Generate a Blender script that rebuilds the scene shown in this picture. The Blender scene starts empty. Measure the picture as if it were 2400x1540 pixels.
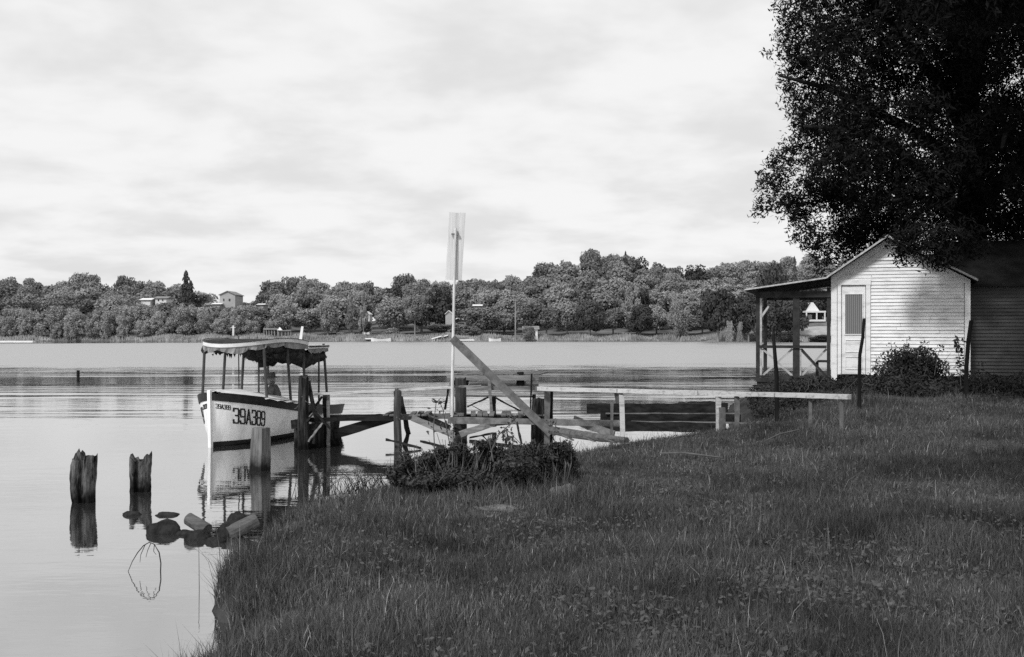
import bpy, bmesh, math, random
import numpy as np
from mathutils import Vector, Matrix, noise as mnoise

random.seed(7)
rng = np.random.default_rng(11)
sc = bpy.context.scene
COL = sc.collection

# ------------------------------------------------------------------ camera
F, CX, HY, EYE = 2600.0, 1200.0, 775.0, 2.3      # focal length in photo pixels, centre column, horizon row, eye height over the water
cam_d = bpy.data.cameras.new('camera')
cam_d.sensor_width = 36.0
cam_d.lens = 36.0 * F / 2400.0
cam_d.shift_y = (HY - 770.0) / 2400.0
cam_d.clip_start = 0.1
cam_d.clip_end = 6000
cam = bpy.data.objects.new('camera', cam_d)
cam.location = (0, 0, EYE)
cam.rotation_euler = (math.radians(90), 0, 0)
COL.objects.link(cam)
sc.camera = cam

# ------------------------------------------------------------------ sky and sun
SUN_EL, SUN_AZ = math.radians(46), math.radians(-148)   # azimuth from +Y towards +X: behind the left shoulder
w = bpy.data.worlds.new('World')
sc.world = w
w.use_nodes = True
nt = w.node_tree
nt.nodes.clear()
N = nt.nodes.new
L = nt.links.new
out = N('ShaderNodeOutputWorld'); bg = N('ShaderNodeBackground'); bg.inputs['Strength'].default_value = 0.1
sky = N('ShaderNodeTexSky'); sky.sky_type = 'NISHITA'; sky.sun_disc = False
sky.sun_elevation = SUN_EL; sky.sun_rotation = SUN_AZ; sky.dust_density = 3.0
bw = N('ShaderNodeRGBToBW'); L(sky.outputs[0], bw.inputs[0])
tc = N('ShaderNodeTexCoord'); sep = N('ShaderNodeSeparateXYZ'); L(tc.outputs['Generated'], sep.inputs[0])
zz = N('ShaderNodeMath'); zz.operation = 'MAXIMUM'; zz.inputs[1].default_value = 0.0; L(sep.outputs[2], zz.inputs[0])
za = N('ShaderNodeMath'); za.operation = 'ADD'; za.inputs[1].default_value = 0.20; L(zz.outputs[0], za.inputs[0])
dx = N('ShaderNodeMath'); dx.operation = 'DIVIDE'; L(sep.outputs[0], dx.inputs[0]); L(za.outputs[0], dx.inputs[1])
dy = N('ShaderNodeMath'); dy.operation = 'DIVIDE'; L(sep.outputs[1], dy.inputs[0]); L(za.outputs[0], dy.inputs[1])
cmb = N('ShaderNodeCombineXYZ'); L(dx.outputs[0], cmb.inputs[0]); L(dy.outputs[0], cmb.inputs[1])
n1 = N('ShaderNodeTexNoise'); n1.inputs['Scale'].default_value = 2.5; n1.inputs['Detail'].default_value = 4.5
n1.inputs['Roughness'].default_value = 0.55; n1.inputs['Distortion'].default_value = 0.12
L(cmb.outputs[0], n1.inputs['Vector'])
cr = N('ShaderNodeMapRange'); cr.interpolation_type = 'SMOOTHSTEP'
cr.inputs[1].default_value = 0.30; cr.inputs[2].default_value = 0.62
cr.inputs[3].default_value = 7.9; cr.inputs[4].default_value = 9.6
L(n1.outputs[0], cr.inputs[0])
mixw = N('ShaderNodeMix'); mixw.data_type = 'FLOAT'; mixw.inputs[0].default_value = 0.93
L(bw.outputs[0], mixw.inputs[2]); L(cr.outputs[0], mixw.inputs[3])
L(mixw.outputs[0], bg.inputs['Color']); L(bg.outputs[0], out.inputs['Surface'])

sun_d = bpy.data.lights.new('sun', 'SUN')
sun_d.energy = 3.3
sun_d.angle = math.radians(10)
sun_d.color = (1.0, 1.0, 1.0)          # a black and white photograph: neutral light
sun = bpy.data.objects.new('sun', sun_d)
sd = Vector((math.sin(SUN_AZ) * math.cos(SUN_EL), math.cos(SUN_AZ) * math.cos(SUN_EL), math.sin(SUN_EL)))
sun.rotation_euler = sd.to_track_quat('Z', 'Y').to_euler()
COL.objects.link(sun)

sc.view_settings.view_transform = 'Standard'
sc.view_settings.look = 'None'
sc.view_settings.exposure = 0.0
sc.view_settings.gamma = 1.0
sc.view_settings.use_curve_mapping = False
sc.cycles.max_bounces = 5
sc.cycles.diffuse_bounces = 3
sc.cycles.transparent_max_bounces = 4

# ------------------------------------------------------------------ helpers
def P(px, py, D):
    return Vector(((px - CX) / F * D, D, EYE - (py - HY) / F * D))
def G(px, py, z=0.0):
    return P(px, py, (EYE - z) * F / (py - HY))

ORG = {}
def tag(o, label=None, cat=None, group=None, kind=None):
    if label: o['label'] = label
    if cat: o['category'] = cat
    if group: o['group'] = group
    if kind: o['kind'] = kind
    return o
def thing(name, loc, label, cat, group=None):
    o = bpy.data.objects.new(name, None)
    o.location = loc
    o.empty_display_size = 0.2
    COL.objects.link(o)
    ORG[o.name] = Vector(loc)
    return tag(o, label, cat, group)
def finish(name, me, mats, parent, smooth):
    for m in (mats if isinstance(mats, (list, tuple)) else [mats]):
        me.materials.append(m)
    if smooth:
        me.polygons.foreach_set('use_smooth', [True] * len(me.polygons))
    o = bpy.data.objects.new(name, me)
    COL.objects.link(o)
    if parent is not None:
        o.parent = parent
    return o
def mesh(name, verts, faces, mat, parent=None, smooth=False, loc=None):
    """verts in world space; a child keeps them relative to its thing's origin, a lone mesh gets its own origin"""
    if parent is not None:
        org = ORG[parent.name]
    elif loc is not None:
        org = Vector(loc)
    else:
        org = Vector((0, 0, 0))
    me = bpy.data.meshes.new(name)
    me.from_pydata([tuple(Vector(v) - org) for v in verts], [], faces)
    me.validate()
    bm = bmesh.new(); bm.from_mesh(me); bmesh.ops.recalc_face_normals(bm, faces=bm.faces); bm.to_mesh(me); bm.free()
    o = finish(name, me, mat, parent, smooth)
    if parent is None:
        o.location = org
    ORG[o.name] = org
    return o
def npmesh(name, verts, quads=None, tris=None):
    me = bpy.data.meshes.new(name)
    nv = len(verts)
    me.vertices.add(nv)
    me.vertices.foreach_set('co', np.asarray(verts, dtype=np.float32).ravel())
    idx, starts = [], []
    s = 0
    if quads is not None and len(quads):
        idx.append(np.asarray(quads, dtype=np.int32).ravel()); starts.append(np.arange(len(quads)) * 4); s = len(quads) * 4
    if tris is not None and len(tris):
        idx.append(np.asarray(tris, dtype=np.int32).ravel()); starts.append(s + np.arange(len(tris)) * 3)
    idx = np.concatenate(idx); starts = np.concatenate(starts).astype(np.int32)
    me.loops.add(len(idx)); me.loops.foreach_set('vertex_index', idx)
    me.polygons.add(len(starts)); me.polygons.foreach_set('loop_start', starts)
    me.update(calc_edges=True)
    return me

class MB:
    def __init__(s): s.v, s.f = [], []
    def add(s, vs, fs):
        b = len(s.v); s.v += [Vector(v) for v in vs]; s.f += [tuple(i + b for i in f) for f in fs]; return s
    def box8(s, c):       # eight corners: bottom ring then top ring
        return s.add(c, [(0, 3, 2, 1), (4, 5, 6, 7), (0, 1, 5, 4), (1, 2, 6, 5), (2, 3, 7, 6), (3, 0, 4, 7)])
    def box(s, lo, hi):
        x0, y0, z0 = lo; x1, y1, z1 = hi
        return s.box8([(x0, y0, z0), (x1, y0, z0), (x1, y1, z0), (x0, y1, z0), (x0, y0, z1), (x1, y0, z1), (x1, y1, z1), (x0, y1, z1)])
    def beam(s, p, q, w, h, up=(0, 0, 1), jit=0.0, seg=1):
        """a plank or post from p to q: w across, h along 'up'"""
        p, q = Vector(p), Vector(q)
        d = (q - p).normalized(); up = Vector(up)
        if abs(d.dot(up.normalized())) > 0.95: up = Vector((0, 1, 0))
        a = d.cross(up).normalized(); b = a.cross(d).normalized()
        rings = []
        for i in range(seg + 1):
            c = p.lerp(q, i / seg)
            r = []
            for sx, sy in ((-1, -1), (1, -1), (1, 1), (-1, 1)):
                j = Vector((random.uniform(-jit, jit), random.uniform(-jit, jit), random.uniform(-jit, jit)))
                r.append(c + a * sx * w / 2 + b * sy * h / 2 + j)
            rings.append(r)
        base = len(s.v)
        for r in rings: s.v += r
        s.f.append((base, base + 3, base + 2, base + 1))
        e = base + seg * 4
        s.f.append((e, e + 1, e + 2, e + 3))
        for i in range(seg):
            o = base + i * 4
            for k in range(4):
                s.f.append((o + k, o + (k + 1) % 4, o + 4 + (k + 1) % 4, o + 4 + k))
        return s
    def tube(s, pts, rad, n=8, jit=0.0, capjit=0.0):
        pts = [Vector(p) for p in pts]
        if not isinstance(rad, (list, tuple)): rad = [rad] * len(pts)
        base = len(s.v)
        for i, p in enumerate(pts):
            d = (pts[min(i + 1, len(pts) - 1)] - pts[max(i - 1, 0)]).normalized()
            up = Vector((0, 0, 1)) if abs(d.z) < 0.9 else Vector((0, 1, 0))
            a = d.cross(up).normalized(); b = a.cross(d)
            for k in range(n):
                t = 2 * math.pi * k / n
                rr = rad[i] * (1 + random.uniform(-jit, jit))
                q = p + (a * math.cos(t) + b * math.sin(t)) * rr
                if i == len(pts) - 1 and capjit: q = q + d * random.uniform(-capjit, capjit)
                s.v.append(q)
        m = len(pts)
        for i in range(m - 1):
            for k in range(n):
                s.f.append((base + i * n + k, base + i * n + (k + 1) % n, base + (i + 1) * n + (k + 1) % n, base + (i + 1) * n + k))
        s.f.append(tuple(base + k for k in reversed(range(n))))
        s.f.append(tuple(base + (m - 1) * n + k for k in range(n)))
        return s
    def obj(s, name, mat, parent=None, smooth=False, loc=None):
        return mesh(name, s.v, s.f, mat, parent, smooth, loc)

def beam_obj(name, p, q, w, h, mat, parent, up=(0, 0, 1), jit=0.004, seg=3):
    return MB().beam(p, q, w, h, up, jit, seg).obj(name, mat, parent)

# ------------------------------------------------------------------ materials (all neutral greys: the photograph is black and white)
def mat(name, v, rough=0.8, var=0.25, scale=(3, 3, 3), bump=0.0, bscale=None, v2=None, lo=0.35, hi=0.65, spec=0.3, detail=6, objrand=0.0, trans=0.0, coord='Object', dist=0.01):
    m = bpy.data.materials.new(name); m.use_nodes = True
    t = m.node_tree; b = t.nodes['Principled BSDF']
    b.inputs['Roughness'].default_value = rough
    b.inputs['Specular IOR Level'].default_value = spec
    N = t.nodes.new; Lk = t.links.new
    if v2 is None: v2 = v * (1 - var); v = v * (1 + var)
    tc = N('ShaderNodeTexCoord'); mp = N('ShaderNodeMapping'); mp.inputs['Scale'].default_value = scale
    Lk(tc.outputs[coord], mp.inputs[0])
    n = N('ShaderNodeTexNoise'); n.inputs['Scale'].default_value = 1.0; n.inputs['Detail'].default_value = detail; n.inputs['Roughness'].default_value = 0.62
    Lk(mp.outputs[0], n.inputs['Vector'])
    r = N('ShaderNodeMapRange'); r.inputs[1].default_value = lo; r.inputs[2].default_value = hi
    r.inputs[3].default_value = v2; r.inputs[4].default_value = v
    Lk(n.outputs[0], r.inputs[0])
    src = r.outputs[0]
    if objrand:
        oi = N('ShaderNodeObjectInfo'); mr = N('ShaderNodeMapRange')
        mr.inputs[3].default_value = 1 - objrand; mr.inputs[4].default_value = 1 + objrand
        Lk(oi.outputs['Random'], mr.inputs[0])
        mu = N('ShaderNodeMath'); mu.operation = 'MULTIPLY'; Lk(src, mu.inputs[0]); Lk(mr.outputs[0], mu.inputs[1]); src = mu.outputs[0]
    Lk(src, b.inputs['Base Color'])
    if bump:
        n2 = n
        if bscale:
            mp2 = N('ShaderNodeMapping'); mp2.inputs['Scale'].default_value = bscale; Lk(tc.outputs[coord], mp2.inputs[0])
            n2 = N('ShaderNodeTexNoise'); n2.inputs['Scale'].default_value = 1.0; n2.inputs['Detail'].default_value = 5; Lk(mp2.outputs[0], n2.inputs['Vector'])
        bp = N('ShaderNodeBump'); bp.inputs['Strength'].default_value = bump; bp.inputs['Distance'].default_value = dist
        Lk(n2.outputs[0], bp.inputs['Height']); Lk(bp.outputs[0], b.inputs['Normal'])
    if trans:
        tr = N('ShaderNodeBsdfTranslucent'); mx = N('ShaderNodeMixShader'); mx.inputs[0].default_value = trans
        Lk(src, tr.inputs[0]); Lk(b.outputs[0], mx.inputs[1]); Lk(tr.outputs[0], mx.inputs[2])
        Lk(mx.outputs[0], t.nodes['Material Output'].inputs[0])
    return m

M = {}
M['ground'] = mat('soil_and_turf', 0.035, 1.0, 0.5, (2, 2, 2), 0.6, (9, 9, 9), spec=0.1, dist=0.04)
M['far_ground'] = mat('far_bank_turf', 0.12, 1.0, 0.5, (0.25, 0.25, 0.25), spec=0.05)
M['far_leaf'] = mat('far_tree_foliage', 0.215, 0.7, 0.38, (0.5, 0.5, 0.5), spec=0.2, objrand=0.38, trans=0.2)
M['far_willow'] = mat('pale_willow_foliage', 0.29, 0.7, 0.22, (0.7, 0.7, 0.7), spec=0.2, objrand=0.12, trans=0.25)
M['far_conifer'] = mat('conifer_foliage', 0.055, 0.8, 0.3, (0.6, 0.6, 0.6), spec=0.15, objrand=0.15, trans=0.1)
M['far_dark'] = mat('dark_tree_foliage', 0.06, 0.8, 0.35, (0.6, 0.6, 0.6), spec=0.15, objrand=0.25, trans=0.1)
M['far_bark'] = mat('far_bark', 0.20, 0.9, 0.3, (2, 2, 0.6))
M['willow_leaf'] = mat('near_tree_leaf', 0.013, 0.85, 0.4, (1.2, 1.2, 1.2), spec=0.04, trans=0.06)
M['bark'] = mat('near_tree_bark', 0.012, 0.95, 0.5, (8, 8, 1.2), 0.8, spec=0.1, dist=0.03)
M['shrub'] = mat('shrub_leaf', 0.032, 0.65, 0.6, (3, 3, 3), spec=0.3, trans=0.15)
M['twig'] = mat('twig_bark', 0.09, 0.9, 0.4, (9, 9, 9), spec=0.2)
M['wood'] = mat('weathered_grey_wood', 0.105, 0.9, 0.4, (6, 6, 6), 0.7, (14, 14, 14), spec=0.2, dist=0.006, objrand=0.15)
M['wood_v'] = mat('weathered_post_wood', 0.05, 0.92, 0.5, (16, 16, 1.8), 0.9, spec=0.2, dist=0.02, objrand=0.2)
M['wood_h'] = mat('pale_plank_wood', 0.165, 0.9, 0.35, (1.6, 20, 20), 0.6, spec=0.2, dist=0.008, objrand=0.15)
M['wood_dark'] = mat('wet_dark_timber', 0.014, 0.85, 0.6, (2, 14, 14), 0.8, spec=0.12, dist=0.01, objrand=0.2)
M['pile_dark'] = mat('rotten_pile_wood', 0.05, 0.95, 0.1, (17, 17, 2.2), 1.0, v2=0.007, spec=0.12, dist=0.035, lo=0.40, hi=0.66)
M['rail_white'] = mat('peeling_white_rail_paint', 0.44, 0.75, 0.1, (3, 18, 18), 0.4, v2=0.24, lo=0.32, hi=0.5, spec=0.25, dist=0.004)
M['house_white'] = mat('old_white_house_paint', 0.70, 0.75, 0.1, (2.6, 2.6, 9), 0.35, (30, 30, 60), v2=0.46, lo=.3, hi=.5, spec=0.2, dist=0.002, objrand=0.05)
M['wing_shade_paint'] = mat('tree_shaded_siding_paint', 0.075, 0.8, 0.25, (2.2, 2.2, 5), 0.3, (30, 30, 60), spec=0.2, dist=0.002, objrand=0.08)  # siding colour darkened to carry the shade of the overhanging tree
M['roof'] = mat('dark_felt_roof', 0.014, 0.95, 0.4, (3, 3, 3), 0.6, (22, 22, 22), spec=0.1, dist=0.01)
M['roof_edge'] = mat('worn_pale_roof_edge', 0.38, 0.8, 0.3, (9, 9, 9), spec=0.2)
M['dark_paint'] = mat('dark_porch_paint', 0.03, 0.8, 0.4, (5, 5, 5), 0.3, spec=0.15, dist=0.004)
M['brace_paint'] = mat('faded_brace_paint', 0.33, 0.8, 0.25, (8, 8, 8), spec=0.2)
M['hull'] = mat('white_hull_paint', 0.78, 0.5, 0.1, (5, 5, 1.2), 0.2, (3, 3, 14), v2=0.56, lo=0.28, hi=0.5, spec=0.4, dist=0.006)
M['black'] = mat('black_hull_paint', 0.012, 0.55, 0.5, (7, 7, 7), 0.2, spec=0.3, dist=0.003)
M['letter'] = mat('black_letter_paint', 0.02, 0.6, 0.4, (20, 20, 20), spec=0.2)
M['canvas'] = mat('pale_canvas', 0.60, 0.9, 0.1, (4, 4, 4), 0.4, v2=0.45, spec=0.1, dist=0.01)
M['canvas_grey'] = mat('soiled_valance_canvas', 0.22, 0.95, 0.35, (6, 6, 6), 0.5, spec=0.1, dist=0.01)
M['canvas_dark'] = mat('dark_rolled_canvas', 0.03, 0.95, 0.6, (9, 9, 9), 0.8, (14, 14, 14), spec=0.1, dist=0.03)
M['pole_pale'] = mat('pale_pole_paint', 0.5, 0.8, 0.25, (20, 20, 3), spec=0.2)
M['board_pale'] = mat('pale_sign_board', 0.50, 0.85, 0.16, (24, 24, 1.0), 0.4, spec=0.15, dist=0.004)
M['stone'] = mat('lichen_stone', 0.11, 0.95, 0.4, (7, 7, 7), 0.8, (16, 16, 16), spec=0.15, dist=0.02)
M['stone_wet'] = mat('wet_dark_stone', 0.016, 0.85, 0.7, (6, 6, 6), 0.9, (14, 14, 14), spec=0.15, dist=0.03)
M['far_white'] = mat('far_white_paint', 0.62, 0.8, 0.05, (1, 1, 1), spec=0.2)
M['far_wall'] = mat('far_pale_wall', 0.34, 0.85, 0.08, (1, 1, 1), spec=0.2)
M['far_roof'] = mat('far_grey_roof', 0.20, 0.9, 0.2, (1, 1, 1), spec=0.1)
M['glass_dark'] = mat('dark_window_glass', 0.03, 0.15, 0.2, (1, 1, 1), spec=0.5)
M['cloth'] = mat('grey_work_clothes', 0.14, 0.9, 0.3, (9, 9, 9), 0.5, spec=0.1, dist=0.02)
M['skin'] = mat('skin', 0.30, 0.6, 0.1, (9, 9, 9), spec=0.3)
M['hat'] = mat('grey_felt_hat', 0.15, 0.9, 0.2, (9, 9, 9), spec=0.1)
M['steel'] = mat('dull_steel', 0.10, 0.5, 0.3, (9, 9, 9), spec=0.4)

# door curtain: vertical folds
def curtain_mat():
    m = bpy.data.materials.new('grey_striped_curtain'); m.use_nodes = True
    t = m.node_tree; b = t.nodes['Principled BSDF']; b.inputs['Roughness'].default_value = 0.8
    tc = t.nodes.new('ShaderNodeTexCoord'); wv = t.nodes.new('ShaderNodeTexWave'); wv.inputs['Scale'].default_value = 7; wv.inputs['Distortion'].default_value = 0.6
    mr = t.nodes.new('ShaderNodeMapRange'); mr.inputs[3].default_value = 0.09; mr.inputs[4].default_value = 0.19
    t.links.new(tc.outputs['Object'], wv.inputs[0]); t.links.new(wv.outputs[1], mr.inputs[0]); t.links.new(mr.outputs[0], b.inputs['Base Color'])
    return m
M['curtain'] = curtain_mat()

def grass_mat(name, v):
    m = bpy.data.materials.new(name); m.use_nodes = True
    t = m.node_tree; b = t.nodes['Principled BSDF']; b.inputs['Roughness'].default_value = 0.6; b.inputs['Specular IOR Level'].default_value = 0.25
    N = t.nodes.new; Lk = t.links.new
    g = N('ShaderNodeNewGeometry'); cr = N('ShaderNodeValToRGB')
    e = cr.color_ramp.elements; e[0].position = 0; e[0].color = (v * .55, v * .55, v * .55, 1); e[1].position = 0.9; e[1].color = (v * 1.4, v * 1.4, v * 1.4, 1)
    x = cr.color_ramp.elements.new(0.965); x.color = (v * 1.8, v * 1.8, v * 1.8, 1)
    x = cr.color_ramp.elements.new(0.99); x.color = (v * 4.6, v * 4.6, v * 4.6, 1)
    Lk(g.outputs['Random Per Island'], cr.inputs[0])
    tc = N('ShaderNodeTexCoord'); n = N('ShaderNodeTexNoise'); n.inputs['Scale'].default_value = 0.9; n.inputs['Detail'].default_value = 5; n.inputs['Roughness'].default_value = 0.65
    Lk(tc.outputs['Object'], n.inputs['Vector'])
    mr = N('ShaderNodeMapRange'); mr.inputs[1].default_value = 0.32; mr.inputs[2].default_value = 0.66; mr.inputs[3].default_value = 0.42; mr.inputs[4].default_value = 1.6; Lk(n.outputs[0], mr.inputs[0])
    mu = N('ShaderNodeMix'); mu.data_type = 'RGBA'; mu.blend_type = 'MULTIPLY'; mu.inputs[0].default_value = 1
    Lk(cr.outputs[0], mu.inputs[6]); Lk(mr.outputs[0], mu.inputs[7])
    Lk(mu.outputs[2], b.inputs['Base Color'])
    tr = N('ShaderNodeBsdfTranslucent'); mx = N('ShaderNodeMixShader'); mx.inputs[0].default_value = 0.25
    Lk(mu.outputs[2], tr.inputs[0]); Lk(b.outputs[0], mx.inputs[1]); Lk(tr.outputs[0], mx.inputs[2]); Lk(mx.outputs[0], t.nodes['Material Output'].inputs[0])
    return m
M['grass'] = grass_mat('meadow_grass', 0.074)
M['reed'] = mat('dry_reed_stem', 0.10, 0.8, 0.4, (9, 9, 9), spec=0.2)

def water_mat():
    m = bpy.data.materials.new('river_water'); m.use_nodes = True
    t = m.node_tree; b = t.nodes['Principled BSDF']
    b.inputs['Base Color'].default_value = (0.03, 0.03, 0.03, 1)
    b.inputs['IOR'].default_value = 1.45
    N = t.nodes.new; Lk = t.links.new
    g = N('ShaderNodeNewGeometry'); sp = N('ShaderNodeSeparateXYZ'); Lk(g.outputs['Position'], sp.inputs[0])
    def noise(scale, detail=3, rough=0.5):
        mp = N('ShaderNodeMapping'); mp.inputs['Scale'].default_value = scale; Lk(g.outputs['Position'], mp.inputs[0])
        n = N('ShaderNodeTexNoise'); n.inputs['Scale'].default_value = 1; n.inputs['Detail'].default_value = detail; n.inputs['Roughness'].default_value = rough
        Lk(mp.outputs[0], n.inputs['Vector']); return n.outputs[0]
    def mth(op, a, b_):
        n = N('ShaderNodeMath'); n.operation = op
        for i, q in enumerate((a, b_)):
            if isinstance(q, (int, float)): n.inputs[i].default_value = q
            else: Lk(q, n.inputs[i])
        return n.outputs[0]
    def step(v, a, b_, o0=0.0, o1=1.0):
        n = N('ShaderNodeMapRange'); n.interpolation_type = 'SMOOTHSTEP'
        n.inputs[1].default_value = a; n.inputs[2].default_value = b_; n.inputs[3].default_value = o0; n.inputs[4].default_value = o1
        Lk(v, n.inputs[0]); return n.outputs[0]
    edge = mth('ADD', sp.outputs[1], mth('MULTIPLY', mth('SUBTRACT', noise((0.06, 0.16, 0.1), 6, 0.75), 0.5), 52))
    fx = step(sp.outputs[0], -95, -20, 196.0, 232.0)
    far = mth('SUBTRACT', fx, sp.outputs[1])
    wind = mth('MULTIPLY', step(edge, 62, 80), step(far, -5, 6))       # the breeze ruffles the middle of the river
    rufn = noise((0.16, 0.045, 1), 5, 0.7)
    mid = mth('MULTIPLY', step(sp.outputs[1], 24, 34), mth('SUBTRACT', 1.0, wind))
    rough = mth('ADD', mth('MULTIPLY', wind, mth('ADD', 0.12, mth('MULTIPLY', rufn, 0.52))), mth('ADD', 0.01, mth('MULTIPLY', mid, 0.012)))
    Lk(rough, b.inputs['Roughness'])
    # heights
    calm = mth('ADD', mth('MULTIPLY', noise((0.7, 1.6, 1), 2), 0.0042), mth('MULTIPLY', noise((3.0, 8.0, 1), 3), 0.0014))
    streak = mth('MULTIPLY', mth('MULTIPLY', noise((0.22, 1.4, 1), 3), step(noise((0.03, 0.16, 1), 3), 0.42, 0.62)), 0.042)
    ruf = mth('MULTIPLY', noise((1.2, 2.2, 1), 4, 0.6), mth('MULTIPLY', rufn, 0.20))
    h = mth('ADD', calm, mth('ADD', mth('MULTIPLY', streak, mid), mth('MULTIPLY', ruf, wind)))
    bp = N('ShaderNodeBump'); bp.inputs['Strength'].default_value = 1.0; bp.inputs['Distance'].default_value = 1.0
    Lk(h, bp.inputs['Height']); Lk(bp.outputs[0], b.inputs['Normal'])
    gl = N('ShaderNodeBsdfAnisotropic'); gl.inputs['Color'].default_value = (0.88, 0.88, 0.88, 1)
    Lk(rough, gl.inputs['Roughness']); Lk(bp.outputs[0], gl.inputs['Normal'])
    mx = N('ShaderNodeMixShader'); mx.inputs[0].default_value = 0.5
    Lk(b.outputs[0], mx.inputs[1]); Lk(gl.outputs[0], mx.inputs[2]); Lk(mx.outputs[0], t.nodes['Material Output'].inputs[0])
    return m
M['water'] = water_mat()

# ------------------------------------------------------------------ ground near the camera
SH = np.array([(-2.7, -40), (-2.5, -15), (-2.2, 0), (-2.05, 5), (-1.95, 7.4), (-2.2, 8.5), (-2.5, 9.8), (-2.6, 11.0), (-2.5, 12.2), (-1.9, 13.2),
               (-1.6, 14.2), (-1.4, 15.4), (-0.7, 16.6), (0.3, 17.3), (1.2, 18.2), (2.2, 19.6), (3.4, 20.8), (4.6, 22.0), (5.2, 23.5), (5.3, 26),
               (5.8, 30), (8, 36), (12, 44), (22, 62), (50, 95), (110, 130), (260, 165)], float)
def shore_x(y): return np.interp(y, SH[:, 1], SH[:, 0])
def smooth01(t): t = np.clip(t, 0, 1); return t * t * (3 - 2 * t)
def shore_d(x, y):
    x = np.asarray(x, float); y = np.asarray(y, float)
    best = np.full(x.shape, 1e9)
    for (ax, ay), (bx, by) in zip(SH[:-1], SH[1:]):
        vx, vy = bx - ax, by - ay
        t = np.clip(((x - ax) * vx + (y - ay) * vy) / (vx * vx + vy * vy), 0, 1)
        best = np.minimum(best, np.hypot(x - ax - t * vx, y - ay - t * vy))
    return np.where(x > shore_x(y), best, -best)
def ground_z(x, y):
    x = np.asarray(x, float); y = np.asarray(y, float)
    d = shore_d(x, y) + 0.10 * np.sin(x * 3.1 + y * 2.3) + 0.07 * np.sin(y * 5.3 - x * 1.7)
    z = np.interp(d, [-3, -0.8, -0.06, 0.08, 0.5, 2, 7], [-1.2, -0.7, -0.25, 0.20, 0.40, 0.52, 0.62])
    z = z + 0.42 * smooth01((x - 2.0) / 5.0) * smooth01((y - 12) / 10.0) * smooth01(d / 1.5)
    z = z + (0.035 * np.sin(x * 1.1 + 0.6) * np.cos(y * 0.9) + 0.02 * np.sin(x * 2.7 + y * 1.9)) * smooth01(d / 0.8)
    return z
def gz(x, y): return float(ground_z(np.array([x]), np.array([y]))[0])

def grid_mesh(xs, ys, zf):
    X, Y = np.meshgrid(xs, ys); Z = zf(X, Y)
    V = np.stack([X, Y, Z], -1).reshape(-1, 3); nx, ny = len(xs), len(ys)
    i = np.arange(nx - 1)[None, :] + nx * np.arange(ny - 1)[:, None]
    Q = np.stack([i, i + 1, i + nx + 1, i + nx], -1).reshape(-1, 4)
    return V, Q
xs = np.concatenate([np.arange(-5, 14, 0.16), np.arange(14, 40, 1.0), np.arange(40, 420, 12)])
ys = np.concatenate([np.arange(-40, 4, 1.0), np.arange(4, 32, 0.16), np.arange(32, 60, 1.0), np.arange(60, 175, 5)])
V, Q = grid_mesh(xs, ys, ground_z)
me = npmesh('ground', V, Q)
o = finish('ground', me, M['ground'], None, True); tag(o, kind='structure')

# water sheet
V = [(-900, -60, 0), (900, -60, 0), (900, 700, 0), (-900, 700, 0)]
o = mesh('water', V, [(0, 1, 2, 3)], M['water']); tag(o, kind='structure')

# ------------------------------------------------------------------ far shore
SKY = np.array([(-300, 650), (0, 648), (20, 640), (60, 650), (110, 642), (160, 652), (200, 637), (245, 640), (300, 645), (330, 656), (360, 648), (400, 655),
                (460, 675), (500, 690), (540, 694), (585, 692), (600, 660), (640, 641), (700, 637), (740, 656), (780, 667), (830, 652), (860, 650),
                (892, 660), (905, 672), (930, 648), (950, 634), (985, 646), (1020, 652), (1060, 656), (1090, 646), (1150, 652), (1200, 646), (1250, 636), (1280, 618),
                (1300, 600), (1340, 594), (1390, 581), (1430, 587), (1470, 594), (1530, 604), (1600, 617), (1650, 622), (1720, 611), (1780, 603),
                (1830, 595), (1900, 592), (1960, 600), (2200, 600), (2700, 620)], float)
FRONT_D, TOP_D = 241.0, 330.0
def sky_top(px): return np.interp(px, SKY[:, 0], SKY[:, 1])
def far_z(x, y):
    x = np.asarray(x, float); y = np.asarray(y, float)
    px = CX + F * x / np.maximum(y, 1)
    k = np.zeros_like(px)
    for off in (-60, -30, 0, 30, 60): k = k + sky_top(px + off) / 5
    top = EYE + (HY - k) / F * TOP_D - 12.5
    shore = FRONT_D + 2.5 * np.sin(x * 0.045) + 1.5 * np.sin(x * 0.13 + 1) - 22 * smooth01((px - 1560) / 260)
    t = (y - shore)
    z = np.interp(t, [-4, 0, 1.0, 4, 12], [-1.2, -0.15, 0.45, 0.9, 1.3])
    up = smooth01((t - 8) / 82.0) * np.maximum(top - 1.3, 0.3)
    back = smooth01((y - 360) / 200)
    knoll = 3.1 * np.exp(-((x - 65.5) / 13.0) ** 2 - ((y - 238) / 9.0) ** 2) * smooth01((t - 1) / 8)
    return z + up * (1 - 0.5 * back) + knoll
xs = np.arange(-420, 421, 4.0); ys = np.concatenate([np.arange(205, 262, 1.5), np.arange(262, 380, 5), np.arange(380, 640, 26)])
V, Q = grid_mesh(xs, ys, far_z)
me = npmesh('far_hillside', V, Q)
o = finish('hillside', me, M['far_ground'], None, True); tag(o, kind='structure')
def fz(x, y): return float(far_z(np.array([x]), np.array([y]))[0])

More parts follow.
